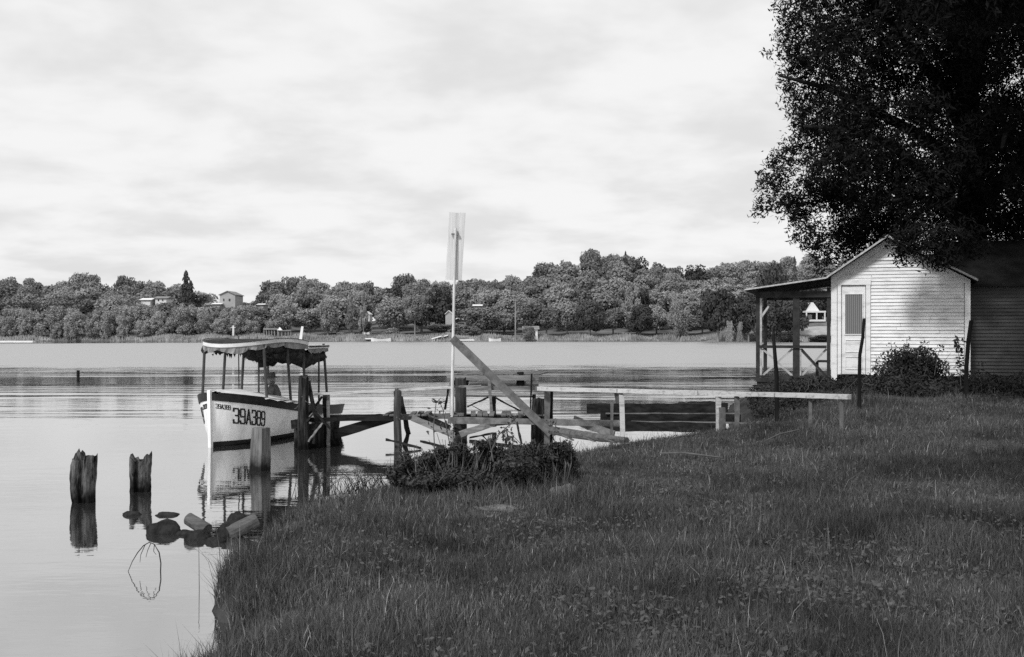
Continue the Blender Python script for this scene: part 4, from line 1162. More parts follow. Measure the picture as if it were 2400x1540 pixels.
# walkway stringers
pb('stringer', (768, 981, 22.2), (930, 980, 22.2), .05, .10, WK)
pb('stringer', (925, 978, 22.3), (1085, 975, 22.3), .05, .11, WD)
pb('stringer', (1050, 985, 22.2), (1462, 992, 21.6), .05, .12, WD)
pb('stringer', (1060, 976, 23.1), (1270, 980, 23.1), .05, .09, WK)
pb('stringer', (770, 977, 23.1), (1090, 974, 23.1), .05, .08, WK)
# a few planks still lying across the stringers
for i, px in enumerate(list(range(905, 1000, 15)) + list(range(1068, 1280, 14))):
    if i in (3, 9, 14, 17): continue
    z = P(px, 975, 22.3).z + .015
    x0 = at(px, 22.3)
    MB().beam((x0, 22.15, z + random.uniform(0, .01)), (x0 + random.uniform(-.05, .05), 23.2, z + random.uniform(0, .012)), .10, .028, jit=.004, seg=2).obj('deck_plank', WD, dock)
# rails
rail_l = pb('handrail', (735, 924, 21.9), (1058, 908, 22.3), .12, .045, M['rail_white'], jit=.003, seg=8)
pb('handrail', (1058, 907, 22.4), (1128, 905, 22.4), .09, .035, WH)
# posts
def post(px, ytop, D, r_, mt, zb=-.5, lean=0.0, n=9, name='post', capjit=.03, par=dock, bend=0.0):
    t = P(px, ytop, D); b = Vector((t.x + lean, t.y, zb)); pts = []
    for i in range(7):
        k = i / 6; p = b.lerp(t, k); p.x += bend * math.sin(math.pi * k); pts.append(p)
    return MB().tube(pts, [r_ * (1.12 - .2 * i / 6) for i in range(7)], n, jit=.09, capjit=capjit).obj(name, mt, par)
post(933, 914, 22.0, .075, WV_, bend=-.03, lean=.03)
post(928, 917, 22.05, .05, WK, bend=.02, lean=.09)
pb('post', (938, 930, 22.6), (957, 1018, 22.3), .09, .07, WK, UPY)
pb('post', (957, 1015, 22.3), (944, 1062, 22.1), .09, .07, WK, UPY)
pb('post', (761, 924, 22.1), (763, 1030, 22.1), .07, .07, WK, UPY)
pb('post', (770, 924, 22.0), (770, 1060, 22.0), .055, .07, WH, UPY)
pb('post', (1059, 890, 22.3), (1061, 1050, 22.3), .085, .07, WD, UPY)
pb('post', (1283, 912, 21.9), (1281, 1060, 21.9), .11, .09, WD, UPY)
pb('post', (1292, 912, 21.98), (1292, 1060, 21.98), .06, .07, WK, UPY)
post(1080, 886, 22.9, .125, WV_, name='pile')
post(1264, 934, 22.4, .17, M['pile_dark'], name='pile', capjit=.05)
post(764, 985, 22.4, .30, M['pile_dark'], name='pile')
# braces
pb('brace', (783, 1018, 22.2), (925, 975, 22.4), .07, .19, WK, seg=5)
pb('brace', (880, 976, 22.6), (935, 977, 22.6), .07, .10, WK)
pb('brace', (965, 979, 22.1), (1065, 1021, 22.1), .05, .12, WH, seg=5)
pb('brace', (978, 972, 22.3), (1095, 1022, 22.3), .05, .14, WK, seg=5)
pb('brace', (1078, 1018, 22.0), (1160, 991, 22.1), .05, .12, WH, seg=5)
pb('brace', (1160, 992, 22.2), (1248, 984, 22.25), .05, .11, WK, seg=5)
pb('brace', (1346, 984, 22.0), (1440, 1020, 21.4), .05, .16, WD, seg=5)
# the long diagonal plank leaning on the tall pole
pb('diagonal_plank', (1060, 793, 22.15), (1292, 1017, 21.75), .045, .155, WD, seg=8, jit=.004)
for a_, b_, w_ in (((700, 1010, 21.4), (742, 960, 21.5), .035), ((728, 955, 21.4), (775, 1005, 21.5), .04), ((905, 1030, 21.9), (985, 1050, 21.5), .045), ((985, 1034, 21.5), (1040, 1048, 21.2), .04), ((1100, 1026, 21.6), (1152, 1016, 21.8), .03),
                   ((1130, 1020, 21.7), (1160, 1050, 21.4), .03), ((1100, 1034, 21.4), (1190, 1045, 21.2), .06), ((1160, 1042, 21.2), (1260, 1052, 21.0), .05), ((1210, 985, 22.0), (1222, 1040, 21.6), .04)):
    pb('loose_lath', a_, b_, w_, w_ * .7, WK, UPY)
# outer platform: fascia boards, posts and thin cross braces
pb('fascia_board', (1047, 885, 25.2), (1263, 886, 25.2), .05, .115, M['wood_h'], seg=6)
pb('fascia_board', (1100, 900, 25.4), (1262, 900, 25.4), .05, .11, WH, seg=5)
pb('joist', (1064, 898, 25.6), (1098, 898, 25.6), .05, .14, WK)
pb('joist', (1135, 899, 25.7), (1250, 900, 25.7), .05, .085, WK)
pb('fascia_board', (1060, 909, 25.2), (1262, 911, 25.2), .05, .09, WH, seg=5)
pb('fascia_board', (1066, 929, 25.3), (1250, 929, 25.3), .05, .035, WD, seg=5)
for px in range(1066, 1260, 12):
    x0 = at(px, 25.3); z = P(0, 879, 25.3).z
    MB().beam((x0, 25.3, z + random.uniform(0, .006)), (x0 + .25, 27.0, z + random.uniform(0, .006)), .105, .025, jit=.003, seg=1).obj('deck_plank', WD, dock)
pb('post', (1145, 878, 25.1), (1155, 1000, 25.1), .06, .05, WH, UPY)
pb('post', (1157, 930, 25.8), (1158, 1000, 25.8), .10, .08, WK, UPY)
pb('post', (1246, 876, 25.1), (1243, 990, 25.1), .03, .03, WK, UPY)
pb('post', (1252, 925, 25.2), (1249, 1010, 25.2), .08, .07, WK, UPY)
post(1220, 872, 25.35, .085, WK, zb=P(0, 903, 25.35).z, name='bollard', capjit=.01)
pb('cross_rod', (1145, 931, 25.15), (1095, 953, 25.15), .03, .03, WK)
pb('cross_rod', (1160, 932, 25.15), (1243, 976, 25.15), .03, .035, WK)
pb('cross_rod', (1105, 950, 25.3), (1152, 974, 25.3), .02, .02, WK)
pb('post', (1052, 905, 22.5), (1043, 960, 22.5), .04, .03, WK, UPY)
# left cluster where the launch is tied
post(712, 884, 21.5, .105, M['pile_dark'], lean=-.02, name='pile', capjit=.05)
pb('brace', (722, 893, 21.6), (742, 985, 21.6), .06, .10, WK, UPY)
pb('brace', (742, 985, 21.6), (735, 1040, 21.6), .05, .09, WK, UPY)
pb('brace', (756, 992, 21.3), (722, 1035, 21.3), .03, .05, WH, UPY)
pb('brace', (700, 985, 21.7), (790, 982, 21.9), .05, .08, WK)
pb('brace', (755, 930, 21.9), (712, 985, 21.7), .04, .04, WK)
pb('brace', (695, 1002, 21.6), (745, 1000, 21.6), .05, .12, WK)
pb('brace', (683, 995, 21.6), (716, 990, 21.6), .10, .16, WK)
for px, a, b in ((700, 990, 1050), (735, 1000, 1050), (748, 990, 1045)):
    post(px, a, 21.8, .09, M['pile_dark'], name='pile')
# mooring lines
def rope(a, b, sag, name='mooring_rope', par=dock, r_=.010):
    a, b = P(*a), P(*b); pts = []
    for i in range(9):
        k = i / 8; p = a.lerp(b, k); p.z -= sag * 4 * k * (1 - k); pts.append(p)
    return MB().tube(pts, r_, 5).obj(name, M['twig'], par)
rope((708, 930, 21.4), (690, 958, 22.9), .06)
rope((716, 940, 21.4), (768, 950, 22.2), .08)

for px, py, D in ((1283, 925, 21.83), (1283, 985, 21.83), (1060, 980, 22.1), (933, 980, 21.9), (770, 980, 21.9), (1078, 800, 22.06), (1250, 984, 22.06), (1290, 1010, 21.68)):
    for k in (-1, 1): MB().tube([P(px + 3 * k, py + 2 * k, D), P(px + 3 * k, py + 2 * k, D - .02)], .011, 6).obj('bolt', M['steel'], dock)
# the tall pale pole with a long board nailed to its top
pole = thing('sign_pole', P(1060, 1015, 22.2), 'tall thin pale pole carrying a long upright blank board above the dock', 'pole')
MB().tube([P(1059, 1035, 22.2), P(1060, 900, 22.2), P(1064, 700, 22.2), P(1068, 535, 22.2)], [.035, .033, .028, .022], 9, jit=.04).obj('pole', M['pole_pale'], pole)
bc = [P(1044, 655, 22.26), P(1082, 657, 22.26), P(1091, 499, 22.26), P(1053, 497, 22.26)]
for k in range(3):
    a0, a1 = k / 3 + (.006 if k else 0), (k + 1) / 3 - (.006 if k < 2 else 0)
    jz = Vector((0, 0, random.uniform(-.01, .01)))
    q = [bc[0].lerp(bc[1], a0) + jz, bc[0].lerp(bc[1], a1) + jz, bc[3].lerp(bc[2], a1) + jz, bc[3].lerp(bc[2], a0) + jz]
    c = [q[0], q[1], q[1] + Vector((0, .02, 0)), q[0] + Vector((0, .02, 0)), q[3], q[2], q[2] + Vector((0, .02, 0)), q[3] + Vector((0, .02, 0))]
    MB().box8(c).obj('board', M['board_pale'], pole)
MB().beam(P(1058, 549, 22.21), P(1076, 549, 22.21), .05, .03).obj('cleat', M['wood'], pole)

# ------------------------------------------------------------------ white rail on posts along the bank
fen = thing('rail_fence', P(1620, 1015, 18.5), 'long white peeling rail on short posts running from the dock to the cottage', 'fence')
def fpt(px, py):     # the rail comes nearer to the right
    D = 21.8 - (px - 1262) / (1992 - 1262) * 4.6
    return P(px, py, D)
pts = [(1262, 911), (1450, 916), (1640, 921), (1820, 925), (1992, 930)]
for (a, b) in zip(pts[:-1], pts[1:]):
    MB().beam(fpt(a[0] + 1, a[1]), fpt(b[0] - 1, b[1]), .11, .075, jit=.004, seg=6).obj('rail', M['rail_white'], fen)
for px, yt, w_, m_, yb in ((1457, 925, .095, 'rail_white', 1030), (1434, 945, .05, 'wood', 1030), (1684, 930, .085, 'rail_white', 1000), (1692, 955, .10, 'wood', 998), (1727, 929, .075, 'wood', 1020), (1899, 936, .05, 'wood', 985), (1972, 938, .055, 'wood', 990)):
    D = fpt(px, 0).y
    tp = P(px, yt, D); zb = gz(tp.x, tp.y) - .15
    bt = P(px + (6 if px == 1457 else 0), yt, D); bt.z = zb
    MB().beam(tp, bt, w_, w_ * .8, up=UPY, jit=.006, seg=5).obj('post', M[m_], fen)
D = fpt(1449, 0).y
MB().tube([P(1449, 912, D + .1), P(1452, 944, D + .1)], [.09, .07], 8, jit=.12).obj('post_stub', M['wood_v'], fen)
# log lying down the bank from the dock post
M['log'] = mat('grey_driftwood', .085, .9, .4, (3, 14, 14), .7, spec=.15)
lg = thing('fallen_log', P(1400, 1022, 20.5), 'half-round bleached log lying from the dock foot onto the grass', 'log')
MB().tube([P(1292, 1008, 21.2), P(1340, 1017, 20.7), P(1410, 1026, 20.0), P(1470, 1031, 19.4)], [.08, .085, .07, .05], 9, jit=.12).obj('trunk', M['log'], lg)
for i in range(3):
    MB().tube([P(1318 + i * 50, 1020 + i * 5, 20.8 - .5 * i), P(1345 + i * 50, 1032 + i * 3, 20.6 - .5 * i)], [.03, .012], 6, jit=.1).obj('branch_stub', M['twig'], lg)
# dark stack of heavy timbers on the shore behind the rail
stk_specs = [((1378, 958, 23.2), (1705, 957, 22.4), .16, .20, 'longest dark beam on top of the timber stack behind the rail'),
             ((1408, 978, 23.0), (1735, 980, 22.1), .16, .16, 'dark beam in the middle of the timber stack behind the rail'),
             ((1378, 997, 22.9), (1700, 1003, 21.9), .16, .19, 'wet dark beam at the bottom of the timber stack'),]
stk_specs += [((1500, 967, 22.95), (1722, 968, 22.3), .14, .05, 'thin dark beam wedged between the top and middle beams'), ((1590, 948, 23.3), (1680, 945, 23.0), .16, .08, 'short dark beam end lying on top of the stack')]
for a, b, w_, h_, lab in stk_specs:
    mb = MB().beam(P(*a), P(*b), w_, h_, jit=.015, seg=10)
    tag(mb.obj('timber_beam', WK, None, loc=P(*a).lerp(P(*b), .5)), lab, 'beam', 'dark timbers stacked on the shore')
tag(MB().beam(P(1480, 988, 22.6), P(1790, 993, 21.6), .10, .03, jit=.006, seg=8).obj('plank', M['wood'], None, loc=P(1650, 990, 22)), 'thin pale plank lying between the dark stacked timbers', 'plank')
tag(MB().beam(P(1420, 969, 22.85), P(1735, 969, 22.2), .05, .02, jit=.006, seg=8).obj('plank', M['wood'], None, loc=P(1580, 968, 22.5)), 'narrow grey board wedged under the top dark beam', 'plank')

# three rustic poles stuck in front of the cottage
for (pp, r_, lab) in ((((1822, 985), (1820, 880), (1815, 812), (1812, 782)), .035, 'thin straight stake standing in front of the porch'),
                      (((2014, 985), (2014, 880), (2015, 832), (2022, 790), (2025, 748)), .032, 'crooked stake standing in front of the cottage door'),
                      (((2264, 965), (2265, 860), (2270, 800), (2276, 750)), .045, 'crooked stake at the right corner of the cottage')):
    Dp = 19.5 if pp[0][0] < 2200 else 21.5
    base = P(pp[0][0], pp[0][1], Dp)
    ptsw = [P(q[0], q[1], Dp) for q in pp]; ptsw[0].z = gz(base.x, base.y) - .2
    tag(MB().tube(ptsw, [r_ * (1.1 - .35 * i / len(ptsw)) for i in range(len(ptsw))], 8, jit=.12, capjit=.03).obj('stake', M['bark'], None, loc=(base.x, base.y, gz(base.x, base.y))), lab, 'stake')

# ------------------------------------------------------------------ old piles in the water at left
def rotten_pile(px, ytop, D, r_, lab, split=0.0, square=False, leanx=0.0, seed=1, m_=None):
    rr = random.Random(seed); t = P(px, ytop, D); n_ = 30; levels = 18
    vs, fs = [], []
    for i in range(levels + 1):
        k = i / levels
        for j in range(n_):
            a = 2 * math.pi * j / n_
            rad = r_ * (1.0 + .10 * math.sin(3 * a + seed) + .06 * math.sin(7 * a + 2 * seed) + rr.uniform(-.035, .035))
            if square: rad = r_ / max(abs(math.cos(a + .5)), abs(math.sin(a + .5))) * .95 * (1 + rr.uniform(-.012, .012))
            rad *= 1.07 - .14 * k + .05 * math.sin(5 * k + seed)
            if not square:
                rad *= 1 + .16 * mnoise.noise(Vector((math.cos(a) * 2.2, math.sin(a) * 2.2, k * 3.0 + seed)))
                if mnoise.noise(Vector((math.cos(a) * 4.5, math.sin(a) * 4.5, k * 1.2 + seed * 2))) > .22: rad *= .84
            zt = -.5 + (t.z + .5) * k
            if i == levels:
                zt += (rr.uniform(-.06, .04) + .05 * math.sin(2 * a + seed) if not square else rr.uniform(-.006, .006))
                if split: zt -= split * max(0, 1 - abs(math.cos(a)) * 3)
            cx_ = t.x + leanx * (1 - k)
            # a deep groove down the face
            if split and abs(((a - 4.8 + math.pi) % (2 * math.pi)) - math.pi) < .22: rad *= .62
            vs.append((cx_ + rad * math.cos(a), t.y + rad * math.sin(a), zt))
    for i in range(levels):
        for j in range(n_): fs.append((i * n_ + j, i * n_ + (j + 1) % n_, (i + 1) * n_ + (j + 1) % n_, (i + 1) * n_ + j))
    c = len(vs); vs.append((t.x, t.y, t.z - (.10 if not square else 0.0) - split))
    for j in range(n_): fs.append((levels * n_ + j, levels * n_ + (j + 1) % n_, c))
    tag(mesh('rotten_pile' if not square else 'square_pile', vs, fs, m_ or M['pile_dark'], None, False, loc=(t.x, t.y, 0)), lab, 'pile')
def wet_band(m, z0=.05, z1=.26, k=.16):
    t = m.node_tree; b = t.nodes['Principled BSDF']; src = b.inputs['Base Color'].links[0].from_socket
    g = t.nodes.new('ShaderNodeNewGeometry'); sp = t.nodes.new('ShaderNodeSeparateXYZ'); t.links.new(g.outputs['Position'], sp.inputs[0])
    n = t.nodes.new('ShaderNodeTexNoise'); n.inputs['Scale'].default_value = 9; t.links.new(g.outputs['Position'], n.inputs['Vector'])
    ad = t.nodes.new('ShaderNodeMath'); ad.operation = 'MULTIPLY_ADD'; ad.inputs[1].default_value = -.3; t.links.new(n.outputs[0], ad.inputs[0]); t.links.new(sp.outputs[2], ad.inputs[2])
    mr = t.nodes.new('ShaderNodeMapRange'); mr.inputs[1].default_value = z0 - .15; mr.inputs[2].default_value = z1 - .15; mr.inputs[3].default_value = k; mr.inputs[4].default_value = 1; t.links.new(ad.outputs[0], mr.inputs[0])
    mu = t.nodes.new('ShaderNodeMath'); mu.operation = 'MULTIPLY'; t.links.new(src, mu.inputs[0]); t.links.new(mr.outputs[0], mu.inputs[1]); t.links.new(mu.outputs[0], b.inputs['Base Color'])
wet_band(M['pile_dark'])
M['pile_left'] = mat('split_old_pile_wood', 0.15, 0.95, 0.1, (15, 15, 2.4), 1.0, v2=0.010, spec=0.1, dist=0.04, lo=0.40, hi=0.66)
wet_band(M['pile_left'])
M['pile_left'].node_tree.nodes['Principled BSDF'].inputs['Specular IOR Level'].default_value = .05
rotten_pile(198, 1066, 14.9, .155, 'split rotten pile standing in the water, leftmost of the three', .16, seed=3, m_=M['pile_left'])
rotten_pile(329, 1070, 15.9, .155, 'leaning rotten pile with a jagged top, left of the launch', .06, leanx=-.01, seed=8, m_=M['pile_left'])
M['pile_sq'] = mat('grey_square_pile_wood', 0.12, 0.9, 0.4, (22, 22, 2.0), 0.9, spec=0.15, dist=0.02, lo=0.35, hi=0.62)
wet_band(M['pile_sq'], .05, .34, .08)
rotten_pile(612, 1002, 18.3, .130, 'square-cut pale pile standing in the water in front of the launch hull', 0, True, leanx=-.03, seed=5, m_=M['pile_sq'])
# distant stake
tag(MB().tube([P(183, 884, 55) - Vector((0, 0, .4)), P(183, 868, 55)], [.07, .08], 7).obj('mooring_stake', M['wood_dark'], None, loc=P(183, 884, 55)), 'short dark mooring stake far out on the water at left', 'stake')

# ------------------------------------------------------------------ rocks
def rock(px, py, wpx, hpx, z0, m_, lab, seed, dpt=0.8, flat=1.0, name='rock', yaw=0.0):
    c = G(px, py, z0); k = c.y / F; rx, rz_ = wpx * k / 2, hpx * k
    rr = random.Random(seed)
    bm = bmesh.new(); bmesh.ops.create_icosphere(bm, subdivisions=3, radius=1)
    for v in bm.verts:
        q = v.co.copy()
        f = 1 + .30 * mnoise.noise(q * 1.3 + Vector((seed * 3.1, 0, 0))) + .12 * mnoise.noise(q * 3.7 + Vector((seed, 2, 0)))
        v.co = Vector((q.x * rx * f, q.y * rx * dpt * f, q.z * rz_ * f))
    bm.transform(Matrix.Rotation(yaw, 4, 'Z'))
    me = bpy.data.meshes.new(name); bm.to_mesh(me); bm.free()
    o = finish(name, me, m_, None, True); o.location = c
    return tag(o, lab, name)
rock(385, 1247, 88, 28, 0.0, M['stone_wet'], 'dark hump-backed wet rock at the left end of the rocky spit', 1)
rock(310, 1207, 44, 9, 0.0, M['stone_wet'], 'small flat dark rock breaking the water left of the leaning pile', 2)
rock(392, 1207, 58, 7, 0.0, M['stone_wet'], 'long flat dark rock just right of the leaning pile', 3)
rock(462, 1262, 62, 20, 0.0, M['stone_wet'], 'black wet rock between the two short log ends', 4)
rock(432, 1252, 40, 10, 0.0, M['stone_wet'], 'low dark rock joining the hump-backed rock to the log ends', 5)
rock(540, 1248, 66, 24, 0.04, M['stone_wet'], 'dark rock at the grassy tip of the bank beside the slanting log', 6)
rock(555, 1215, 40, 16, 0.03, M['stone_wet'], 'small grey stone behind the slanting log at the bank tip', 16)
rock(505, 1270, 50, 12, 0.0, M['stone_wet'], 'low black rock at the foot of the slanting log', 17)
rock(1324, 1166, 80, 30, .52, M['stone'], 'rounded grey boulder bedded in the grass below the shrub', 7)
rock(1316, 1136, 66, 26, .52, M['stone'], 'blocky grey boulder behind the rounded one at the shrub end', 8)
rock(1376, 1134, 54, 22, .52, M['stone'], 'small grey boulder right of the blocky boulder', 9)
rock(1168, 1194, 92, 10, .53, M['stone'], 'flat pale stone lying alone in the middle of the grass', 10)
for (a, b, r_, lab) in (((438, 1206), (486, 1243), .075, 'short sawn log end leaning up out of the water among the rocks'), ((598, 1208), (536, 1252), .085, 'slanting sawn log end at the tip of the grassy bank')):
    c = G(b[0], b[1] + 8, 0.0); A = P(a[0] + 4, a[1] + 10, c.y + .15); B = P(b[0], b[1], c.y)
    mb = MB().tube([B, A.lerp(B, .5), A], [r_ * 1.0, r_, r_ * .97], 14, jit=.04)
    tag(mb.obj('log', M['log'], None, loc=c), lab, 'log')
# pale sticks in the grass
for (a, b, z0, lab) in (((1795, 1004), (1872, 994), .86, 'pale bare stick lying in the grass in front of the porch'), ((1545, 1048), (1695, 1054), .72, 'long thin pale pole half buried in the grass'), ((1560, 1018), (1625, 1006), .70, 'bleached branch lying by the dark timbers')):
    p0, p1 = G(a[0], a[1], z0), G(b[0], b[1], z0)
    p0.z = gz(p0.x, p0.y) + .08; p1.z = gz(p1.x, p1.y) + .09
    tag(MB().tube([p0, p0.lerp(p1, .4) + Vector((0, 0, .03)), p1], [.008, .014, .011], 7, jit=.15).obj('stick', M['log'], None, loc=p0), lab, 'stick')

# ------------------------------------------------------------------ shrubs and weeds
def shrub(name, base, lobes, nleaf, ln, wd, lab, stems=8, mt=None, seed=1, cat='shrub', jit=.8, shell=.6, reach=1.1):
    rs = np.random.default_rng(seed); rr = random.Random(seed)
    t = thing(name, base, lab, cat)
    C, Nn = lobes_points(lobes, nleaf, rs, shell)
    V, Q = leaf_quads(C, Nn, ln, wd, rs, jit)
    org = np.array(base)
    me = npmesh('foliage', V - org, Q); o = finish('foliage', me, mt or M['shrub'], t, False); o['kind'] = 'stuff'
    mb = MB()
    for i in range(stems):
        lb = rr.choice(lobes); tp = Vector(lb[:3]) + Vector((rr.uniform(-1.2, 1.2) * lb[3], rr.uniform(-1, 1) * lb[4], lb[5] * rr.uniform(.5, reach)))
        b = Vector(base) + Vector((rr.uniform(-.25, .25), rr.uniform(-.25, .25), -.05)); b.x = b.x * .45 + lb[0] * .55; b.y = b.y * .45 + lb[1] * .55
        mid = b.lerp(tp, .5) + Vector((rr.uniform(-.1, .1), rr.uniform(-.1, .1), .03))
        mb.tube([b, mid, tp], [.010, .007, .003], 5)
    mb.obj('stems', M['twig'], t)
    return t
# the tangled shrub over the bank at the foot of the dock
def lob(px, py, D, rpx, rpz=None, dy=.4):
    p = P(px, py, D); k = D / F
    return (p.x, p.y, p.z, rpx * k, dy, (rpz or rpx) * k)
L1 = [lob(945, 1118, 12.5, 34, 24), lob(985, 1100, 12.6, 44, 30), lob(1035, 1085, 12.8, 52, 36), lob(1090, 1080, 12.8, 60, 36), lob(1150, 1088, 12.8, 60, 34), lob(1205, 1092, 12.1, 55, 36),
      lob(1000, 1125, 12.1, 60, 22), lob(1080, 1120, 12.1, 70, 26), lob(1150, 1122, 12.5, 60, 24)]
rq = random.Random(77)
for i in range(26):
    px = rq.uniform(915, 1230); L1.append(lob(px, 1118 - 55 * math.exp(-((px - 1120) / 130) ** 2) - rq.uniform(0, 26), rq.uniform(12.2, 12.9), rq.uniform(9, 20), rq.uniform(9, 22), .15))
p = P(1070, 1140, 12.3)
shrub('tangled_shrub', (p.x, p.y, gz(p.x, p.y)), L1, 24000, .045, .022, 'low tangled dark shrub on the bank in front of the dock', 170, seed=3, shell=.95, reach=1.9)
L2 = [lob(1240, 1080, 12.7, 44, 38), lob(1290, 1078, 12.8, 46, 36), lob(1325, 1085, 12.9, 32, 34), lob(1230, 1120, 12.8, 40, 22), lob(1280, 1115, 12.7, 38, 26)]
for i in range(12): L2.append(lob(rq.uniform(1215, 1345), rq.uniform(1040, 1075), rq.uniform(12.4, 12.9), rq.uniform(9, 18), rq.uniform(9, 20), .15))
p = P(1285, 1130, 12.4)
shrub('tangled_shrub', (p.x, p.y, gz(p.x, p.y)), L2, 12000, .045, .022, 'dark shrub at the right end of the tangle beside the boulders', 80, seed=4, shell=.95, reach=1.9)
# leafy shoots rising out of the tangle
def shoot(pp, D, lab, n=26, ln=.05, wd=.024, sd=1, r_=.006, mt=None, spread=.07):
    rr = random.Random(sd); rs = np.random.default_rng(sd)
    ptsw = [P(a, b, D) for a, b in pp]; base = ptsw[0]
    t = thing('leafy_shoot', base, lab, 'plant')
    MB().tube(ptsw, [r_ * (1.2 - .8 * i / len(ptsw)) for i in range(len(ptsw))], 5).obj('stem', M['twig'], t)
    C = []
    for i in range(n):
        k = rr.uniform(.25, 1) * (len(ptsw) - 1); i0 = min(int(k), len(ptsw) - 2); q = ptsw[i0].lerp(ptsw[i0 + 1], k - i0)
        C.append((q.x + rr.uniform(-spread, spread), q.y + rr.uniform(-spread, spread), q.z + rr.uniform(-.03, .03)))
    C = np.array(C); V, Q = leaf_quads(C, np.tile([0, -.6, .8], (n, 1)), ln, wd, rs, .6)
    me = npmesh('leaves', V - np.array(base), Q); finish('leaves', me, mt or M['shrub'], t, False)
for i, (pp, D, n) in enumerate(((((1020, 1075), (1016, 1000), (1022, 945), (1034, 932)), 12.8, 34), (((1060, 1070), (1048, 1010), (1038, 960), (1028, 935)), 12.8, 30),
                                (((1150, 1060), (1168, 1020), (1205, 985), (1210, 978)), 12.1, 46), (((1180, 1070), (1190, 1030), (1185, 1000)), 12.8, 40), (((1210, 1070), (1200, 1045), (1188, 1015)), 12.8, 40),
                                (((1070, 1070), (1062, 1020), (1066, 985)), 12.8, 20), (((1290, 1060), (1300, 1010), (1305, 985)), 12.9, 18))):
    shoot(pp, D, ('leafy shoot curling up left of the pole foot', 'second leafy shoot crossing the pole foot', 'arching leafy shoot reaching over the right brace', 'upright leafy shoot amid the dark tangle',
                  'bushy short shoot leaning beside the arching one', 'thin sprig standing before the thick pile', 'small sprig in front of the square dock post')[i], n, sd=20 + i)
# undergrowth along the cottage
U = []
for px, py, D, r_, rz_ in ((1790, 935, 24.5, 40, 34), (1835, 925, 25, 44, 32), (1885, 915, 25.2, 46, 32), (1930, 915, 25, 44, 36), (1985, 915, 25, 46, 36), (2040, 925, 24.5, 50, 42), (1830, 960, 22.5, 70, 26), (1920, 955, 22, 74, 34), (2010, 950, 22, 60, 40)):
    U.append(lob(px, py, D, r_, rz_, .7))
p = P(1910, 960, 24); M['under'] = mat('undergrowth_leaf', 0.030, 0.8, 0.6, (2, 2, 2), spec=0.15, trans=0.1)
shrub('undergrowth', (p.x, p.y, gz(p.x, p.y)), U, 26000, .07, .03, 'dark weedy undergrowth under the porch and door', 40, M['under'], seed=6, cat='undergrowth')
U = [lob(2120, 880, 23.5, 70, 60, .6), lob(2155, 850, 23.6, 44, 38, .5), lob(2115, 850, 23.4, 30, 28, .4), lob(2175, 880, 23.6, 50, 50, .5), lob(2080, 905, 23, 40, 40, .5), lob(2140, 925, 22.5, 110, 44, .8)]
p = P(2130, 950, 23)
shrub('rounded_shrub', (p.x, p.y, gz(p.x, p.y)), U, 15000, .075, .032, 'dark leafy shrub against the cottage wall right of the door', 36, M['under'], seed=7)
U = [lob(2240, 920, 23, 60, 40, .6), lob(2300, 915, 23, 60, 44, .6), lob(2360, 925, 22.5, 70, 50, .7), lob(2430, 925, 22, 80, 60, .8), lob(2220, 945, 22, 80, 30, .6), lob(2330, 950, 21.5, 90, 30, .7)]
p = P(2300, 960, 22.5)
shrub('undergrowth', (p.x, p.y, gz(p.x, p.y)), U, 15000, .075, .032, 'black undergrowth along the foot of the dark side wing', 30, M['under'], seed=8, cat='undergrowth')
shoot(((2252, 905), (2250, 860), (2246, 820), (2248, 792)), 22.5, 'tall broad-leaved weed by the right corner of the cottage', 60, .10, .06, 31, mt=M['under'], spread=.09)
shoot(((2095, 870), (2092, 830), (2088, 800)), 23.3, 'slim leafy twig sticking up left out of the rounded shrub', 30, .08, .035, 32, mt=M['under'], spread=.08)
shoot(((2125, 850), (2124, 820), (2126, 792)), 23.3, 'leafy twig at the top of the rounded shrub', 34, .08, .035, 33, mt=M['under'], spread=.08)
for i, (pp, n) in enumerate(((((2190, 880), (2196, 840), (2204, 812)), 30), (((2060, 900), (2056, 868), (2050, 846)), 26), (((2300, 905), (2296, 870), (2300, 846)), 30), (((2225, 900), (2222, 870), (2214, 850)), 22), (((2150, 840), (2156, 815), (2168, 800)), 26))):
    shoot(pp, 22.9, ('leafy sprig leaning right out of the rounded shrub', 'small sprig low beside the cottage door frame', 'leafy weed before the corner of the dark wing', 'thin sprig between the rounded shrub and the tall weed', 'curved sprig topping the right of the rounded shrub')[i], n, .08, .036, 50 + i, mt=M['under'], spread=.09)
# bare twiggy brush on the bank between the square pile and the tangled shrub
t = thing('twiggy_brush', G(760, 1150, .35), 'bare twiggy brush on the bank left of the tangled shrub', 'brush')
rr = random.Random(9); mb = MB()
for i in range(150):
    px = rr.triangular(660, 940, 860); py = np.interp(px, [640, 700, 860, 940], [1176, 1158, 1146, 1128])
    b = G(px, py, .30); l_ = rr.uniform(.1, .42) * (0.55 + .45 * (px > 720)); a = rr.uniform(-1.0, 1.0)
    tp = b + Vector((l_ * math.sin(a), rr.uniform(-.1, .1), l_ * math.cos(a)))
    md = b.lerp(tp, .5) + Vector((rr.uniform(-.03, .03), 0, .02))
    mb.tube([b - Vector((0, 0, .05)), md, tp], [.004, .003, .0015], 4)
tag(mb.obj('twigs', M['shrub'], t), kind='stuff')
